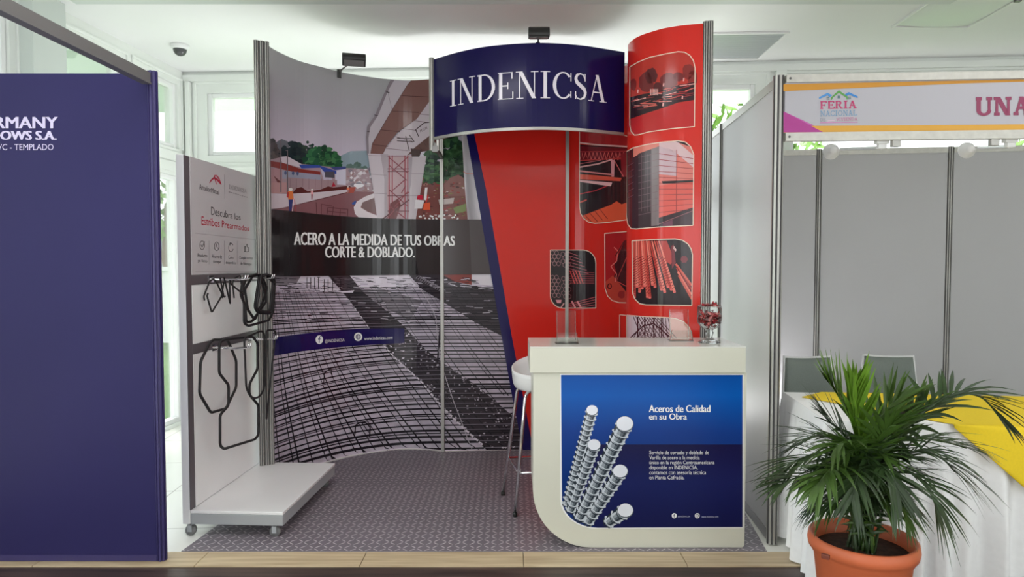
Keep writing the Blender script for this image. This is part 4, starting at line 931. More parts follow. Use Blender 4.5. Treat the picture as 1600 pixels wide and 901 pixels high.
for nm, (bx, by), (tx, ty) in (('u1', (327, 436), (378, 430)), ('u2', (374, 434), (433, 428)), ('l1', (332, 543), (386, 530)), ('l2', (388, 529), (431, 516))):
    b = tl(bx, by, .004); d = .20 if nm != 'l2' else .17
    mb = MB(); z = b.z
    mb.tube([(.004, b.y, z), (d * .5, b.y, z - .004), (d, b.y, z), (d + .006, b.y, z + .022)], .0045, 8); mb.tube([(.004, b.y + .028, z), (d * .5, b.y + .028, z - .004), (d, b.y + .028, z), (d + .006, b.y + .028, z + .022)], .0045, 8)
    mb.box(.004, .009, b.y - .012, b.y + .04, z - .018, z + .018); mb.build('hook', CHROME, tr, True); hooks[nm] = (b, d)
def stirrup(pts, d, r, label, closed=True, rad=.02, dd=0.0):
    P = []
    for i, (x, y) in enumerate(pts): P.append(tplane(d + dd * i / max(1, len(pts) - 1))(x, y, 0))
    c = sum(P, Vector()) / len(P); zmax = max(P, key=lambda q: q.z)
    t = MB(); t.tube(round_path(P, rad, 4, closed), r, 8, closed)
    o = t.build('rebar_stirrup', IRON); me = o.data; me.transform(Matrix.Translation(-zmax)); o.location = zmax
    return tag(o, label, 'rebar stirrup', 'black bent rebar stirrups hanging on the trolley board')
z8 = lambda L: [(270 + x / 3.006, 420 + y / 3.006) for x, y in L]
stirrup(z8([(190, 332), (172, 350), (130, 435), (125, 585), (178, 675), (250, 655), (298, 555), (298, 430), (258, 334)]), .06, .0075, 'octagonal black rebar stirrup hanging lowest-left on the trolley board')
stirrup(z8([(245, 332), (222, 345), (218, 370), (218, 490), (262, 545), (262, 640), (222, 685), (222, 830), (240, 845), (385, 800), (402, 780), (402, 640), (360, 590), (360, 540), (398, 470), (398, 345), (375, 318), (310, 325)]), .095, .0075, 'bottle-shaped black rebar stirrup, the longest on the trolley board')
stirrup(z8([(335, 325), (345, 560), (365, 600), (388, 608), (412, 595), (430, 560), (430, 305), (415, 290)]), .128, .006, 'narrow round-bottomed black stirrup right of the bottle-shaped one', True, .03)
stirrup(z8([(440, 288), (438, 500), (440, 710), (447, 640), (472, 400), (484, 300), (474, 286)]), .155, .0055, 'thin pointed black stirrup at the right edge of the trolley board', True, .02)
EL = [[(345, 40), (322, 110), (335, 160), (335, 255), (355, 268), (452, 240), (472, 200), (480, 55), (462, 30), (405, 28)], [(330, 45), (318, 120), (340, 170), (345, 250), (372, 247), (440, 150), (420, 60), (395, 24)],
      [(405, 40), (384, 180), (400, 206), (462, 210), (478, 70), (440, 30)], [(415, 30), (394, 178), (404, 198), (455, 202), (470, 60), (447, 24)], [(380, 26), (338, 95), (352, 190), (385, 240), (395, 215), (432, 130), (442, 90), (420, 36)]]
for k, (L, lb_) in enumerate(zip(EL, ('large rectangular black stirrup hanging low in the upper right bunch', 'angular black stirrup with a pointed foot in the upper right bunch', 'small rounded black stirrup in front in the upper right bunch', 'smallest rounded black stirrup nested in the upper right bunch', 'diamond-shaped black stirrup behind in the upper right bunch'))):
    stirrup(z8(L), .125 + (.016 * (k if k != 4 else -1.2)), .0075, lb_)
SL = [[(186, 48), (172, 60), (145, 130), (149, 146)], [(165, 115), (160, 125), (183, 205), (228, 130), (240, 62)], [(190, 46), (205, 62), (237, 128), (232, 134)], [(222, 42), (226, 62), (240, 132), (246, 128)], [(240, 40), (246, 60), (270, 166), (266, 60)], [(288, 136), (280, 62), (296, 40), (318, 30), (322, 70)], [(268, 52), (272, 70), (335, 122), (318, 40)]]
for k, (L, lb_) in enumerate(zip(SL, ('leftmost small hooked rebar piece on the upper left hook', 'small V-shaped rebar piece hanging lowest on the upper left hook', 'second small bent rebar piece from the left on the upper hook', 'third small bent rebar piece from the left on the upper hook', 'small narrow pointed rebar piece in the middle of the upper rail', 'small rebar hook curling up beside the upper right bunch', 'small slanted rebar piece reaching to the upper right bunch'))):
    stirrup(z8(L), .03 + .022 * k, .0045, lb_, False, .012)
# ------------------------------------------------------------------ white counter with blue printed front
CY = 3.245; cx0, cx1 = on_y(833, 700, CY).x, on_y(1165.5, 700, CY).x; ztop = on_y(900, 541, CY).z; zbt = on_y(900, 582, CY).z
ct = thing('reception_counter', 'white reception counter with rounded lower corner and blue steel bar print', 'counter', ((cx0 + cx1) / 2, CY + .19, 0))
RX = Matrix.Translation((0, CY, 0)) @ Matrix.Rotation(R(90), 4, 'X')
rr = .285; out = [(cx1 - .01, .003)] + [(cx0 + rr - rr * math.sin(R(90 * i / 14)), .003 + rr - rr * math.cos(R(90 * i / 14))) for i in range(15)] + [(cx0, zbt), (cx1, zbt), (cx1, .013)]
mb = MB(); mb.prism(out, -.36, 0, RX, False); mb.build('counter_body', CTR, ct, bevel=.003)
mb = MB(); x0_, x1_ = on_y(828, 560, CY - .012).x, on_y(1165.5, 560, CY - .012).x; mb.box(x0_, x1_, CY - .012, CY + .385, zbt + .001, ztop - .006); mb.build('top_block', CTR, ct, bevel=.002)
mb = MB(); mb.box(x0_, x1_, CY - .012, CY + .385, ztop - .006, ztop); mb.build('worktop', mat('worktop_gloss', (205, 205, 198), .12), ct)
pr = Pr(); BLUE = ramp_mat('print_blue', 'Z', .32, .90, [(0, (8, 40, 100)), (.45, (10, 52, 124)), (.75, (3, 78, 158)), (1, (3, 62, 138))], .3)
NV = ramp_mat('print_navy', 'Z', .1, .6, [(0, (18, 20, 66)), (.45, (20, 28, 80)), (1, (16, 10, 50))], .3)
edge = [(876.5, 585.5), (1160, 585.5), (1160, 823), (934, 824)] + [(934 - 56 * math.sin(R(90 * i / 8)), 824 - 44 + 44 * math.cos(R(90 * i / 8))) for i in range(1, 9)]
pr.poly([(875, 584), (1161.5, 584), (1161.5, 824.5), (934, 825.5)] + [(933 - 58 * math.sin(R(90 * i / 8)), 825.5 - 46 + 46 * math.cos(R(90 * i / 8))) for i in range(1, 9)], pm(222, 226, 226), 0)
pr.poly(edge, BLUE, 1); pr.poly([(925, 694), (1160, 694), (1160, 823), (934, 823.5), (905, 815), (890, 800), (900, 760)], NV, 2)
def rebar(pr, b, t, w0, w1, n, l):
    S1, S2, S3, S4 = pm(128, 135, 143), pm(84, 92, 100), pm(176, 182, 190), pm(40, 47, 56)
    (bx, by), (tx, ty) = b, t; dx, dy = tx - bx, ty - by; L = math.hypot(dx, dy); ux, uy = dx / L, dy / L; nx, ny = -uy, ux
    at = lambda u, o: (bx + dx * u + nx * o * (w0 + (w1 - w0) * u), by + dy * u + ny * o * (w0 + (w1 - w0) * u))
    band = lambda o0, o1, m, ll: pr.poly([at(0, o0), at(1, o0), at(1, o1), at(0, o1)], m, ll)
    band(-.5, .5, S1, l); band(-.5, -.36, S4, l + .2); band(-.36, -.2, S3, l + .2); band(.02, .2, S2, l + .2); band(.2, .34, S4, l + .2); band(.4, .5, S3, l + .2)
    for i in range(n):
        u = (i + .4) / n; h = .55 / n
        pr.line([at(u + h * .2, -.56), at(u - h * .4, -.2), at(u - h * .5, .2), at(u + h * .3, .56)], [2.0, 1.6, 1.6, 2.2], S3, l + .4)
        pr.line([at(u - h * .5, -.5), at(u - h * 1.0, -.15), at(u - h * 1.1, .2), at(u - h * .3, .5)], 1.3, S4, l + .5)
        for sd in (-1, 1): pr.disc(*at(u + h * .25, sd * .51), 1.7, 1.7, S3, l + .3, 8)
    pr.disc(tx, ty, w1 * .56, w1 * .5, S2, l + .7, 18); pr.disc(tx, ty - .8, w1 * .52, w1 * .45, pm(206, 208, 216), l + .8, 18)
rebar(pr, (884, 790), (925, 641), 12, 17, 19, 4); rebar(pr, (890, 800), (928, 695), 15, 19, 12, 6); rebar(pr, (903, 812), (976, 662), 18, 25, 15, 8); rebar(pr, (916, 818), (969, 736), 17, 22, 9, 6.9); rebar(pr, (946, 818), (977, 797), 17, 23, 3.0 .__int__(), 10)
pr.poly([(880, 800), (905, 818), (930, 825), (950, 826), (948, 824), (934, 824)] , pm(222, 226, 226), 12) if False else None
WT2 = pm(226, 230, 236)
pr.bold('Aceros de Calidad', ((1014, 632.5), (1109.5, 632.5), (1109.5, 643.5), (1014, 643.5)), WT2, 5, .006, .35); pr.bold('en su Obra', ((1014.3, 645.5), (1072.7, 645.5), (1072.7, 655), (1014.3, 655)), WT2, 5, .006, .35)
for i, (tt, xr, dsc) in enumerate((('Servicio de cortado y doblado de', 1107.5, 1), ('Varilla de acero a la medida', 1093, 0), ('único en la región Centroamericana', 1116, 1), ('disponible en INDENICSA,', 1090, 1), ('contamos con asesoría técnica', 1103, 0), ('en Planta Cofradía.', 1069, 0))):
    y0 = 703.6 + i * 7.75; pr.text(tt, ((1014.5, y0), (xr, y0), (xr, y0 + (7.4 if dsc else 6)), (1014.5, y0 + (7.4 if dsc else 6))), WT2, 5, .006)
for cx in (1053.3, 1089.3): pr.disc(cx, 805, 3.9, 4.1, WT2, 5, 16)
pr.text('f', ((1052, 802.2), (1054.7, 802.2), (1054.7, 808), (1052, 808)), pm(24, 20, 64), 6, .04); pr.ring(1089.3, 805, 2.2, 2.3, .6, pm(24, 20, 64), 6, 12); pr.line([(1087, 805), (1091.6, 805)], .5, pm(24, 20, 64), 6); pr.line([(1089.3, 802.6), (1089.3, 807.4)], .5, pm(24, 20, 64), 6)
pr.text('@INDENICSA', ((1059, 805), (1078, 805), (1078, 808), (1059, 808)), pm(170, 172, 196), 5); pr.text('www.indenicsa.com', ((1096, 805), (1122, 805), (1122, 808), (1096, 808)), pm(170, 172, 196), 5)
mb = MB(); ms = []; pr.emit(mb, ms, plane_map((0, CY, 0), (0, 1, 0)), zt=.0003); mb.build('printed_front', ms, ct)
# things standing on the counter
def holder(px0, px1, ytop, Yb, label, lean):
    b0, b1 = on_y(px0, 530, Yb), on_y(px1, 530, Yb); w = (b1.x - b0.x) / 2; x = (b0.x + b1.x) / 2; h = on_y(px0, ytop, Yb).z - ztop
    t = thing('brochure_holder', label, 'brochure holder', (x, Yb, ztop)); zc = ztop
    def slab(p, q, up, th, name, m=ACRYL):
        p, q, up = Vector(p), Vector(q), Vector(up); n = (q - p).cross(up).normalized() * th
        mb = MB(); mb.add([p, q, q + up, p + up, p + n, q + n, q + up + n, p + up + n], [(0, 1, 2, 3), (4, 5, 6, 7), (0, 1, 5, 4), (1, 2, 6, 5), (2, 3, 7, 6), (3, 0, 4, 7)]); return mb.build(name, m, t)
    W = w * .86
    slab((x - W, Yb + .01, zc + .002), (x + W, Yb + .01, zc + .002), (0, lean, h), .003, 'back_plate')
    for s_ in (-1, 1): slab((x + s_ * W * .93 - .002, Yb + .007, zc + h * .1), (x + s_ * W * .93 + .002, Yb + .007, zc + h * .1), (0, lean * .9, h * .9), .004, 'side_edge', ACEDGE)
    slab((x - W, Yb - .035, zc + .002), (x + W, Yb - .035, zc + .002), (0, .01, h * .33), .003, 'front_pocket')
    mb = MB(); mb.box(x - w, x + w, Yb - .05, Yb + .03, zc, zc + .003); mb.build('base', ACRYL, t)
    for s_ in (-1, 1):
        mb = MB(); mb.prism([(x + s_ * w, zc + .003), (x + s_ * W, zc + h * .34), (x + s_ * (W - .004), zc + h * .34), (x + s_ * (w - .005), zc + .003)], -.004, .004, Matrix.Translation((0, Yb - .036, 0)) @ Matrix.Rotation(R(90), 4, 'X')); mb.build('side_edge', ACEDGE, t)
holder(867, 903, 487, CY + .14, 'clear acrylic brochure holder at the left end of the counter', .03)
holder(1044, 1080, 484, CY + .27, 'clear acrylic brochure holder beside the glass goblet', .02)
gp = on_z(1108, 535, ztop); gz = ztop
gb = thing('glass_goblet', 'clear glass goblet of red candy on the right end of the counter', 'goblet', (gp.x, gp.y, gz)); c = (gp.x, gp.y, gz); k_ = gp.y / F
R_ = lambda px: px * k_
gh = on_y(1108, 478, gp.y).z - gz
prof = [(0, .001), (R_(17), .001), (R_(16), .006), (R_(9), .014), (R_(5), .026), (R_(5.5), .04), (R_(7), .052), (R_(5), .06), (R_(6), .066), (R_(13), .078), (R_(17.5), .098), (R_(19), .12), (R_(18.5), gh - .012), (R_(18), gh), (R_(17.2), gh), (R_(17.6), gh - .012), (R_(18), .12), (R_(16.5), .1), (R_(12), .081), (0, .07)]
mb = MB(); mb.lathe(prof[:9], c, 28); mb.build('stem_and_foot', WINE, gb)
mb = MB(); mb.lathe(prof[8:15], c, 28); mb.build('bowl', WINE, gb)
mb = MB(); mb.tube([(gp.x + R_(17.8) * math.cos(2 * math.pi * i / 28), gp.y + R_(17.8) * math.sin(2 * math.pi * i / 28), gz + gh) for i in range(28)], .0022, 6, True); mb.build('rim', ACEDGE, gb)
CA = [mat('candy_red', (150, 34, 44), .25), mat('candy_brown', (96, 34, 36), .25), mat('candy_pale', (196, 120, 118), .25)]
def candy_mesh(m):
    mb = MB(); mb.lathe([(0, -.011), (.0055, -.010), (.007, 0), (.0055, .010), (0, .011)], (0, 0, 0), 8)
    for s_ in (-1, 1): mb.lathe([(.0015, s_ * .010), (.003, s_ * .014), (.007, s_ * .021)], (0, 0, 0), 8, False)
    o = mb.build('wrapped_candy', m); return tag(o, 'small wrapped candy heaped in the glass goblet on the counter', 'candy', 'wrapped candies in the goblet')
protos = [candy_mesh(m) for m in CA]; cnt = 0
for lev, (zz, rad, nn) in enumerate(((.093, .014, 5), (.106, .030, 9), (.119, .036, 10), (.132, .036, 10), (.146, .034, 10), (gh + .006, .030, 7))):
    for i in range(nn):
        a = 2 * math.pi * i / nn + lev * .5; rr_ = rad * (1 if i % 3 else .55)
        o = protos[cnt] if cnt < 3 else protos[cnt % 3].copy()
        if cnt >= 3: COL.objects.link(o)
        o.location = (gp.x + rr_ * math.cos(a), gp.y + rr_ * math.sin(a), gz + zz + random.uniform(-.003, .003)); o.rotation_euler = (random.uniform(0, 3), random.uniform(0, 3), random.uniform(0, 3)); cnt += 1
# ------------------------------------------------------------------ bar stool behind the counter
st = thing('bar_stool', 'white bucket seat bar stool with chrome legs behind the counter', 'bar stool', (.185, 3.86, 0))
sx, sy = .185, 3.86; sz = .695
mb = MB(); prof = []
def seat_pt(a, v):                              # v 0 centre .. 1 rim; taller rim at the back and sides
    back = .5 + .5 * math.cos(a - R(60)); rim = .085 + .085 * back
    r = .17 * math.sin(min(1, v * 1.25) * math.pi / 2); z = 0 if v < .6 else rim * ((v - .6) / .4) ** 1.4
    r += .012 * max(0, (v - .6) / .4)
    return Vector((sx + r * math.cos(a), sy + r * .96 * math.sin(a), sz - .005 + z - .018 * (1 - v) ** 1))
mb.grid(lambda u, v: seat_pt(2 * math.pi * u, v), 36, 14); mb.build('seat_shell', SHELL, st, solid=.012, bevel=0)
feet = [(786, 775), (804.5, 808)]; F1 = on_z(786, 774, 0); F2 = on_z(804.5, 807, 0)
FT = [F2, F1, Vector((sx + .21, sy + .17, 0)), Vector((sx + .19, sy - .17, 0))]
tops = []
for f in FT:
    d = Vector((f.x - sx, f.y - sy, 0)).normalized(); top = Vector((sx, sy, sz - .022)) + d * .15; knee = Vector((sx, sy, sz - .045)) + d * .175; tops.append((f, knee))
    mb = MB(); f2 = Vector((f.x, f.y, .012)); mb.tube(round_path([Vector((sx, sy, sz - .02)) + d * .05, top, knee, f2], .03, 4, False), .0105, 10); lg = mb.build('leg', CHROME, st)
    mb = MB(); mb.lathe([(0, 0), (.013, 0), (.013, .02), (.011, .022), (0, .022)], (f.x, f.y, .002), 12); mb.build('rubber_foot', BLACK, lg)
mb = MB(); fz = .235; ring = [f.lerp(k2, fz / (sz - .045)) for f, k2 in tops]
for q in ring: q.z = fz
mb.tube(ring, .008, 8, True); mb.build('footrest', CHROME, st)
mb = MB(); mb.lathe([(0, -.03), (.11, -.03), (.11, -.018), (0, -.018)], (sx, sy, sz), 24); mb.build('seat_plate', BLACK, st)
# ------------------------------------------------------------------ white booth at the right
BH = .90 + CH
A0 = on_z(1217, 120, BH); A1 = on_z(1130, 193, BH); ddv = (A1 - A0); ddv.z = 0; PL = ddv.length; ddv = ddv.normalized()
sp = thing('booth_partition', 'white side partition with aluminium posts between counter and right booth', 'partition', (A0.x, A0.y, 0))
sa = math.atan2(ddv.y, ddv.x); SM = Matrix.Translation((A0.x, A0.y, 0)) @ Matrix.Rotation(sa, 4, 'Z')
for i, r_ in ((0, .027), (1, .022), (2, .022)):
    q = A0 + ddv * (PL * i); mb = MB(); post(mb, q.x, q.y, .004, BH + (.004 if i == 0 else 0), r_); mb.build('post', [ALU, GROOVE], sp)
for i in range(2):
    a, b = PL * i + .027, PL * (i + 1) - .022
    mb = MB(); mb.box(a, b, -.008, .008, .05, BH - .045, SM); mb.build('panel', LAM, sp)
    mb = MB(); mb.box(a, b, -.013, .013, BH - .047, BH - .003, SM); mb.build('top_rail', ALU, sp)
    mb = MB(); mb.box(a, b, -.013, .013, .004, .055, SM); mb.build('bottom_rail', ALUD, sp)
B1, B2 = on_z(1280, 234, BH - .01), on_z(1485.5, 230, BH - .01); bd = B2 - B1; bd.z = 0; bl = bd.length; bdn = bd.normalized()
ba = math.atan2(bdn.y, bdn.x); BM = Matrix.Translation((B1.x, B1.y, 0)) @ Matrix.Rotation(ba, 4, 'Z')
bp = thing('booth_partition', 'white back partition of the right booth behind the two chairs', 'partition', (B2.x, B2.y, 0))
BHH = BH - .005
lo = -1.02
xs = [lo, 0, bl, 2 * bl, 3 * bl - .1]
for x in xs:
    q = BM @ Vector((x, 0, 0)); mb = MB(); post(mb, q.x, q.y, .003, BHH, .021); mb.build('post', [ALU, GROOVE], bp)
for a, b in zip(xs, xs[1:]):
    mb = MB(); mb.box(a + .022, b - .022, -.008, .008, .05, BHH - .045, BM); mb.build('panel', LAM, bp)
    mb = MB(); mb.box(a + .022, b - .022, -.013, .013, BHH - .047, BHH - .003, BM); mb.build('top_rail', ALUW, bp)
    mb = MB(); mb.box(a + .022, b - .022, -.013, .013, .003, .055, BM); mb.build('bottom_rail', ALU, bp)
C1 = on_z(1226, 118, BH); C2 = on_z(1600, 111.5, BH); cd = C2 - C1; cd.z = 0; cd.normalize(); ca = math.atan2(cd.y, cd.x)
fp = A0 + Vector((.0, 0, 0)); FM = Matrix.Translation((C1.x, C1.y, 0)) @ Matrix.Rotation(ca, 4, 'Z')
fs = thing('sign_board', 'fascia sign board of the right booth with pink and orange print', 'sign', (C1.x + 1, C1.y, BH - .3)); FL = 2.15
zb = on_y(1226, 208, C1.y).z; zb2 = on_y(1226, 221, C1.y).z
mb = MB(); mb.box(.005, FL, -.016, .016, BH - .036, BH, FM); mb.build('top_rail', ALUW, fs)
mb = MB(); mb.box(.005, FL, -.016, .016, zb2, zb, FM); mb.build('bottom_rail', ALUW, fs)
mb = MB(); mb.box(.002, FL, -.005, .006, zb, BH - .036, FM); mb.build('printed_board', mat('sign_white', (158, 156, 163), .4), fs)
for z in (BH - .018, (zb + zb2) / 2):
    mb = MB(); mb.lathe([(0, -.018), (.006, -.018), (.006, -.014)], (0, 0, 0), 10, False, FM @ Matrix.Translation((.022, 0, z)) @ Matrix.Rotation(R(-90), 4, 'X')); 
    mb = MB(); mb.lathe([(0, .0175), (.006, .0175), (.006, .012)], (0, 0, 0), 10, False, FM @ Matrix.Translation((.022, 0, z)) @ Matrix.Rotation(R(90), 4, 'X')); mb.build('lock_screw', GROOVE, fs)
mb = MB(); q = FM @ Vector((FL + .02, 0, 0)); post(mb, q.x, q.y, -.003, BH + .004, .025); mb.build('post', [ALU, GROOVE], fs)
pr = Pr(); OR = pm(180, 126, 44, .4); MG = pm(152, 54, 124, .4); MAR = pm(126, 54, 82, .4)
nrm = FM.to_3x3() @ Vector((0, -1, 0)); fmap = plane_map(FM @ Vector((0, -.005, 0)), nrm)
pr.poly([(1224, 131.5), (1620, 123.5), (1620, 127), (1500, 130.5), (1224, 142.5)], OR, 1); pr.poly([(1224, 197), (1620, 194), (1620, 206), (1224, 207.5)], pm(190, 142, 56, .4), 1)
pr.poly([(1224, 174.5), (1286, 206.5), (1224, 206.8)], MG, 3); pr.poly([(1224, 174), (1273, 196.5), (1262, 196.7), (1224, 178)], pm(160, 64, 140), 2)
for pts, m in (([(1279.5, 155), (1279.5, 152), (1293, 145), (1300, 149), (1296, 152), (1293, 149)], pm(72, 128, 184)), ([(1340, 153.5), (1340, 150.5), (1326, 144), (1320, 147.5), (1323, 150.5), (1326, 148)], pm(60, 118, 178)), ([(1298, 152.5), (1310.5, 141), (1324.5, 151), (1324.5, 155.5), (1322.5, 155.5), (1322, 152.5), (1310.5, 145), (1301, 153), (1300, 156), (1298.5, 156)], pm(84, 140, 72))): pr.poly(pts, m, 2)
for x, y in ((1293.5, 153.5), (1310.5, 151.5), (1327, 153)):
    for i in (0, 1):
        for j in (0, 1): pr.poly(rc(x - 2 + i * 2.4, y - 2 + j * 2.4, x - .2 + i * 2.4, y - .2 + j * 2.4), pm(70, 104, 110), 2)
pr.polys(slab_polys('FERIA', .19, .12, .13, .07), ((1281.5, 158.2), (1338.5, 157), (1338.5, 169.3), (1281.5, 170.3)), pm(164, 44, 92), 2)
pr.polys(slab_polys('NACIONAL', .15, .10, .11, .06), ((1281.5, 173), (1339, 171.8), (1339, 180.5), (1281.5, 181.8)), pm(100, 134, 164), 2)
pr.polys(slab_polys('DE', .14, .10, .1, .06), ((1281.5, 184.5), (1290, 184.3), (1290, 189.6), (1281.5, 189.8)), pm(116, 122, 136), 2)
pr.line([(1293, 189), (1304, 188.7)], 1.2, pm(190, 160, 180), 2)
pr.polys(slab_polys('VIVIENDA', .15, .10, .11, .06), ((1306.5, 184), (1339.5, 183), (1339.5, 188.2), (1306.5, 189)), pm(170, 88, 126), 2); pr.line([(1281, 191.8), (1340, 190.8)], 1.4, pm(170, 110, 150), 2)
pr.polys(slab_polys('UNA', .24, .15, .17, .06), ((1524.5, 152), (1610, 150.5), (1610, 179.5), (1524.5, 181.5)), MAR, 2)
mb = MB(); ms = []; pr.emit(mb, ms, fmap, zt=.0005); mb.build('printed_lettering', ms, fs)
SPW = mat('spot_white', (226, 226, 222), .35)
for px, py, qx, label in ((1300, 236, 1345, 'white arm spotlight left of centre under the booth sign board'), (1513, 234, 1566, 'white arm spotlight at the right under the booth sign board')):
    mp = FM @ Vector(((on_pl(qx, 215, FM @ Vector((0, .02, 0)), nrm) - C1).length, .02, zb2)); t = thing('arm_spotlight', label, 'spotlight', mp)
    hd = on_y(px, py, mp.y + .62)
    mb = MB(); mb.box(mp.x - .03, mp.x + .03, mp.y - .002, mp.y + .03, zb2 - .012, zb2 + .05); mb.box(mp.x - .02, mp.x + .02, mp.y, mp.y + .026, zb2 - .035, zb2 - .012); mb.build('clamp', SPW, t, bevel=.003)
    mb = MB(); mb.tube([(mp.x, mp.y + .014, zb2 - .03), hd + Vector((.03, -.04, .004))], .0085, 8); mb.build('arm', SPW, t)
    m = Matrix.Translation(hd) @ Matrix.Rotation(R(-8), 4, 'Z') @ Matrix.Rotation(R(90), 4, 'X')
    mb = MB(); mb.lathe([(0, .035), (.018, .035), (.022, .03), (.03, .0), (.044, -.01), (.046, -.022), (.04, -.024)], (0, 0, 0), 24, True, m); mb.build('lamp_head', SPW, t)
    mb = MB(); mb.lathe([(.041, -.02), (.02, -.03), (0, -.032)], (0, 0, 0), 24, True, m); mb.build('lens', mat('spot_lens', (190, 190, 184), .1), t)
for qx in (1367, 1536):
    t_ = FM @ Vector(((on_pl(qx, 215, FM @ Vector((0, .0, 0)), nrm) - C1).length, 0, zb2)); mb = MB(); mb.box(t_.x - .02, t_.x + .02, t_.y - .012, t_.y + .012, zb2 - .032, zb2 - .0); mb.build('rail_clip', ALU, fs, bevel=.002)
# ------------------------------------------------------------------ covered table, chairs
TT = .715; tf = on_z(1290, 658, TT); tb = on_z(1224, 613, TT); tv = (tb - tf); tv.z = 0
ta = math.atan2(tv.y, tv.x) - math.pi / 2; TW = 1.8; TD = tv.length
QM = Matrix.Translation((tf.x, tf.y, 0)) @ Matrix.Rotation(ta, 4, 'Z')
tbt = thing('folding_table', 'long table standing under the pleated white cloth in the right booth', 'table', QM @ Vector((TW / 2, TD / 2, 0)), ta)
mb = MB(); mb.box(.02, TW - .02, .02, TD - .02, TT - .03, TT - .004, QM); mb.build('tabletop', LAM, tbt)
for x in (.15, TW - .15):
    for y in (.1, TD - .1):
        q = QM @ Vector((x, y, 0)); mb = MB(); mb.tube([(q.x, q.y, -.002), (q.x, q.y, TT - .03)], .014, 8); mb.build('leg', ALUD, tbt)
def skirt(u, v):
    per = [(0, TD), (0, 0), (TW, 0), (TW, TD)]; Ls = [TD, TW, TD]; tot = sum(Ls); s = u * tot; i = 0
    while i < 2 and s > Ls[i]: s -= Ls[i]; i += 1
    a, b = Vector(per[i]), Vector(per[i + 1]); d = (b - a).normalized(); n = Vector((d.y, -d.x)); q = a + d * s
    S = u * tot; amp_ = .004 + .040 * min(1, max(0, (v - .10) / .5)); ph = S * 62 + 1.8 * math.sin(S * 7.0) + .5 * math.sin(S * 23) + .4 * v * math.sin(S * 11)
    if v < .10: amp_ = .0
    wv = (math.sin(ph) * .65 + .35 * math.sin(ph * .53 + 1)) * amp_ + .012 + .03 * v
    zz = TT * (1 - v) + .004 + (v > .99) * (.014 + .010 * math.sin(S * 9))
    q = q + n * wv * (1 if v > .02 else .2); return QM @ Vector((q.x, q.y, zz))
mb = MB(); mb.grid(skirt, 900, 16); mb.add([QM @ Vector(p) for p in ((0, 0, TT + .003), (TW, 0, TT + .003), (TW, TD, TT + .003), (0, TD, TT + .003))], [(0, 1, 2, 3)])
tag(mb.build('tablecloth', CLOTH), 'white pleated tablecloth on the table behind the palm', 'tablecloth')
tip = on_z(1253, 622, TT); tip = QM.inverted() @ tip; fx = (QM.inverted() @ on_z(1474, 658, TT)).x; L1 = tip.x; ez = TT + .007
mb = MB(); mm_ = lambda x, y, z: QM @ Vector((x, y, z))
mb.add([mm_(tip.x, tip.y, ez), mm_(fx, -.016, ez), mm_(TW + .02, -.016, ez), mm_(TW + .02, TD, ez), mm_(tip.x + .14, TD, ez)], [(0, 1, 2, 3, 4)])
def drape(u, v):
    x = fx + (TW + .02 - fx) * u; ln = .012 + (x - fx) * .90; ln = min(ln, .66); z = ez - ln * v; y = -.026 - .024 * min(1, v * ln * 4) - .012 * math.sin(x * 19 + v * 2) * min(1, v * ln * 3) - .03 * v * ln
    return mm_(x, y if v > .01 else -.016, z)
mb.grid(drape, 60, 14)
tag(mb.build('table_overlay', YEL, solid=.002), 'bright yellow cloth laid diagonally over the white tablecloth', 'cloth')
def chair(px, py0, Y, rz, label, w):
    p = on_y(px, 400, Y); t = thing('visitor_chair', label, 'chair', (p.x, Y, 0), rz, 'grey chairs behind the covered table'); h = on_y(px, py0, Y).z
    def back(u, v): 
        x = (u - .5) * w * (1 - .10 * (2 * v - 1)) ; return Vector((x, .20 + .05 * v + .05 * (1 - (2 * u - 1) ** 2) * .7, h - .40 + .40 * v - .012 * (1 - (2 * u - 1) ** 2) * v))
    mb = MB(); mb.grid(back, 16, 10); mb.build('back_shell', SHELL, t, True, solid=.012)
    def pad(u, v):
        q = back(.035 + .93 * u, .03 + .94 * v); e = min(u, 1 - u, v, 1 - v); return q + Vector((0, -.010 - .022 * min(1, e * 9) ** .5, 0))
    mb = MB(); mb.grid(pad, 16, 10); mb.build('back_pad', FABRIC, t, True, solid=.01)
    mb = MB(); mb.box(-w / 2, w / 2, -.22, .2, .42, .435); mb.build('seat_shell', SHELL, t, True, bevel=.006)
    mb = MB(); mb.box(-w / 2 + .015, w / 2 - .015, -.21, .18, .435, .47); mb.build('seat_pad', FABRIC, t, True, bevel=.015)
    for s_ in (-1, 1): mb = MB(); mb.tube([(s_ * w * .3, .19, .43), (s_ * w * .3, .245, .48), (s_ * w * .3, .25, h - .2)], .010, 8); mb.build('back_support', CHROME, t, True)
    for sx_ in (-1, 1):
        for sy_ in (-1, 1): mb = MB(); mb.tube([(sx_ * w * .42, sy_ * .18, .42), (sx_ * w * .5, sy_ * .22, .002)], .011, 8); mb.build('leg', CHROME, t, True)
chair(1297, 564, 4.05, R(4), 'grey backed chair behind the left end of the covered table', .345)
chair(1411, 562, 4.05, R(-14), 'turned grey backed chair, the right one behind the covered table', .33)
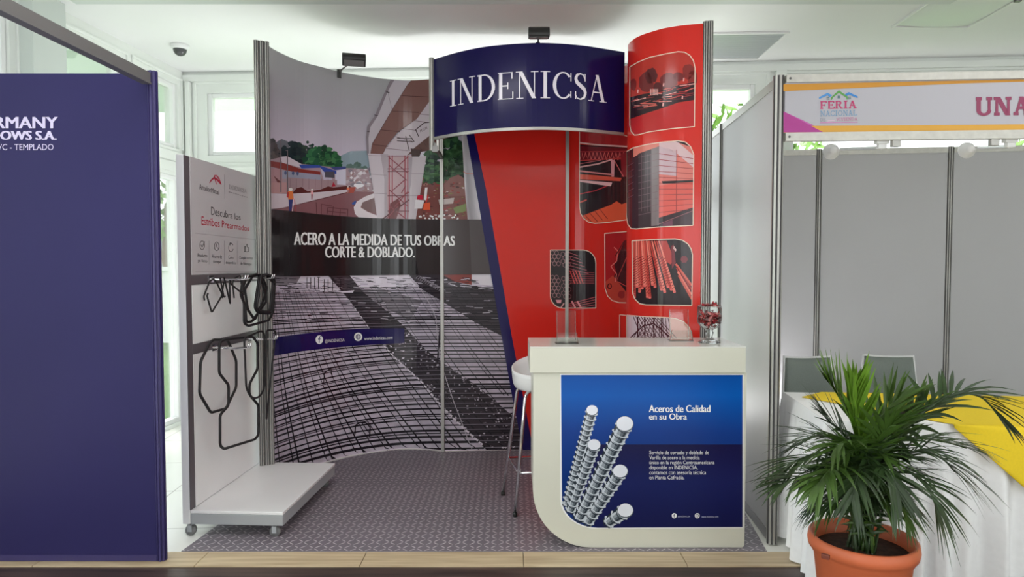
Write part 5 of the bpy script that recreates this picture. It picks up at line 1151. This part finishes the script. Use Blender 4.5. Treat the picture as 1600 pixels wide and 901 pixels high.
# ------------------------------------------------------------------ areca palm in a terracotta pot
PY = 2.50; pc = on_y(1348, 830, PY); PR = 79 * PY / F; pz = on_y(1348, 836, PY).z; pg = -.004; px_, py_ = pc.x, PY
pp = thing('potted_palm', 'bushy green areca palm in a terracotta pot before the white table', 'potted palm', (px_, py_, pg)); hh = pz - pg
mb = MB(); mb.lathe([(0, 0), (PR * .70, 0), (PR * .73, .012), (PR * .90, hh - .075), (PR * .93, hh - .07), (PR * .93, hh - .055), (PR, hh - .05), (PR * 1.02, hh - .03), (PR * 1.0, hh - .004), (PR * .96, hh), (PR * .91, hh - .006), (PR * .87, hh - .06), (PR * .85, hh - .09)], (px_, py_, pg), 56); mb.build('pot', TERRA, pp)
mb = MB(); mb.grid(lambda u, v: Vector((px_ + PR * .87 * v * math.cos(2 * math.pi * u), py_ + PR * .87 * v * math.sin(2 * math.pi * u), pz - .055 + .012 * (1 - v) + .006 * math.sin(u * 40) * v * (1 - v))), 40, 8); mb.build('soil', SOIL, pp)
mb = MB(); q = on_y(1290, 869, PY - PR * .84); mm_ = Matrix.Translation(q) @ Matrix.Rotation(R(-42), 4, 'Z'); mb.box(-.014, .014, -.006, .006, -.009, .009, mm_); mb.build('badge', mat('pot_badge', (110, 52, 36), .5), pp, bevel=.003)
def frond(ctrl, n, ll, wd, m, droop, start=.3, fan=55):
    ll *= .92; droop *= .82
    P = smooth_path(ctrl, 12); T = len(P) - 1; mb = MB(); mb.tube(P, [.006 * (1 - .8 * i / T) + .0012 for i in range(T + 1)], 6)
    side0 = (P[-1] - P[0]).cross(Vector((0, 0, 1))); side0 = side0.normalized() if side0.length > .05 else Vector((1, 0, 0))
    for i in range(n):
        u = start + (1 - start) * (i + .5) / n; f = u * T; k = min(int(f), T - 1); b = P[k].lerp(P[k + 1], f - k); tg = (P[min(k + 1, T)] - P[max(k - 1, 0)]).normalized()
        sd = (side0 - tg * side0.dot(tg)).normalized(); nn = sd.cross(tg).normalized()
        tt = (u - start) / (1 - start); L = ll * (.55 + .75 * math.sin(math.pi * min(1, tt * .85 + .12))) * random.uniform(.85, 1.1)
        ang = R(fan * (1 - tt) + 14 + random.uniform(-8, 8))
        for s_ in (-1, 1):
            d = (tg * math.cos(ang) + sd * s_ * math.sin(ang) + nn * random.uniform(.1, .38)).normalized(); wv = d.cross(nn).normalized()
            pts = []; dr = droop * random.uniform(.6, 1.4)
            for j in range(6):
                q = j / 5; pts.append(b + d * (L * q) - Vector((0, 0, 1)) * (dr * L * q * q))
            prof = [.35, .9, 1, .8, .45, .04]; vs = []
            for q, w in zip(pts, prof): vs += [q - wv * wd * w * .5, q - nn * wd * w * .14, q + wv * wd * w * .5]
            mb.add(vs, [(3 * j + c_, 3 * j + c_ + 1, 3 * j + c_ + 4, 3 * j + c_ + 3) for j in range(5) for c_ in (0, 1)], True)
    return mb.build('frond', m, pp)
def W(x, y, dy): return on_y(x, y, PY + dy)
def root(): a = random.uniform(0, 6.28); r_ = random.uniform(.01, .06); return Vector((px_ + r_ * math.cos(a), py_ + r_ * math.sin(a), pz - .05))
FRD = [  # control points (pixel x, pixel y, depth offset), leaflets, length, width, material, droop
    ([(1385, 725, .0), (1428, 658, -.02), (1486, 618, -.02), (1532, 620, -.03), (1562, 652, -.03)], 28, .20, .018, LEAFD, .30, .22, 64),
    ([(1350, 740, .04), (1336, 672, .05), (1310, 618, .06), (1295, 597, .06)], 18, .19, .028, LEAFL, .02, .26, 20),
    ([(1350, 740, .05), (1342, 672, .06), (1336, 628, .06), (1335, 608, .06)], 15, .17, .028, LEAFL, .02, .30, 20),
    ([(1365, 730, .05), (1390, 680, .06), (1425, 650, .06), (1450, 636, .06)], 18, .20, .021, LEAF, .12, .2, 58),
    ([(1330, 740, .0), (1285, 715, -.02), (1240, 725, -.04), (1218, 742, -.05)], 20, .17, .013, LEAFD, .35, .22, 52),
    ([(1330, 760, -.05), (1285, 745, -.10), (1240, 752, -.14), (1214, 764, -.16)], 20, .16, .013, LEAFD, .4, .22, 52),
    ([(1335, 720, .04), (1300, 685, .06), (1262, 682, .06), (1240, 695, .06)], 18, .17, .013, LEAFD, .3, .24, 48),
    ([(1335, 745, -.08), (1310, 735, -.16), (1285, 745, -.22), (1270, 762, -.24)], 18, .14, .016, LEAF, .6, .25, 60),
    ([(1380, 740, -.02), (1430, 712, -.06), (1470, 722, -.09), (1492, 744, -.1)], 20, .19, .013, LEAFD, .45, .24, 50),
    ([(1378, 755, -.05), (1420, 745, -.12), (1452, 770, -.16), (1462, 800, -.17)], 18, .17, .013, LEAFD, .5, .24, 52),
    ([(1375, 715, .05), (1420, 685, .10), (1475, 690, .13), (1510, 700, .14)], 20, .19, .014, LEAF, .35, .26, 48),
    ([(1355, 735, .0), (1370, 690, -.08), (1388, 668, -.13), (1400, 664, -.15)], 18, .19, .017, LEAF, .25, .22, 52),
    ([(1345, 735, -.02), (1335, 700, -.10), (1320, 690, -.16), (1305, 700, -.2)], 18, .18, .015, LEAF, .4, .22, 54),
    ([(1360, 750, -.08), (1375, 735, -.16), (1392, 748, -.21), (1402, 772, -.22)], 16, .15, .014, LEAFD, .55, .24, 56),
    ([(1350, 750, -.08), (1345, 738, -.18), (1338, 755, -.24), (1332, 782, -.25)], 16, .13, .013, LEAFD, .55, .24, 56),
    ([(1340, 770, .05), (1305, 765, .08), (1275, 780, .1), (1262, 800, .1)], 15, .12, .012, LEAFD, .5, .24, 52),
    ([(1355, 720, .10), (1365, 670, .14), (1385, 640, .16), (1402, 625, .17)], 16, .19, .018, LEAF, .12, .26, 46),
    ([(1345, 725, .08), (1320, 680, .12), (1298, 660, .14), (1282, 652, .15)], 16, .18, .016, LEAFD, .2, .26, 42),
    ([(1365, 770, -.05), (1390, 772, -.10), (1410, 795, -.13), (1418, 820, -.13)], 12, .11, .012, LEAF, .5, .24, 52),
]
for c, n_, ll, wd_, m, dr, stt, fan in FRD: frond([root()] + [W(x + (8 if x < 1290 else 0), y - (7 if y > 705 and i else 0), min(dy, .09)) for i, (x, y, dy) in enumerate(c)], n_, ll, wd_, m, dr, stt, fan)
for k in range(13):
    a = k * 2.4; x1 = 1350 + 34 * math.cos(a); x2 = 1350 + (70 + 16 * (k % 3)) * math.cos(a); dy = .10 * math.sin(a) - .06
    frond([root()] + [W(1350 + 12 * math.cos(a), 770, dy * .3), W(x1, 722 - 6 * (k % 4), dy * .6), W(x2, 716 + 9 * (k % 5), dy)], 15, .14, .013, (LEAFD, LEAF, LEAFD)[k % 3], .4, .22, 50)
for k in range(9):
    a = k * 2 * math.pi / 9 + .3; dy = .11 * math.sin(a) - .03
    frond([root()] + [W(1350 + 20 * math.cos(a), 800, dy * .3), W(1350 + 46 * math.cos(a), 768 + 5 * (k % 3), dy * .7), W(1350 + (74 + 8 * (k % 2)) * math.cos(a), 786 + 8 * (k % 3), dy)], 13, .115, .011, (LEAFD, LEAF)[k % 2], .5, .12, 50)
for k in range(4):
    c = [(1330 + k * 16, 800, -.03 + .02 * k), (1318 + k * 22, 775, -.06), (1300 + k * 34, 790 - 4 * k, -.1)]
    frond([root()] + [W(*q) for q in c], 9, .10, .011, LEAFD, .5, .3, 46)
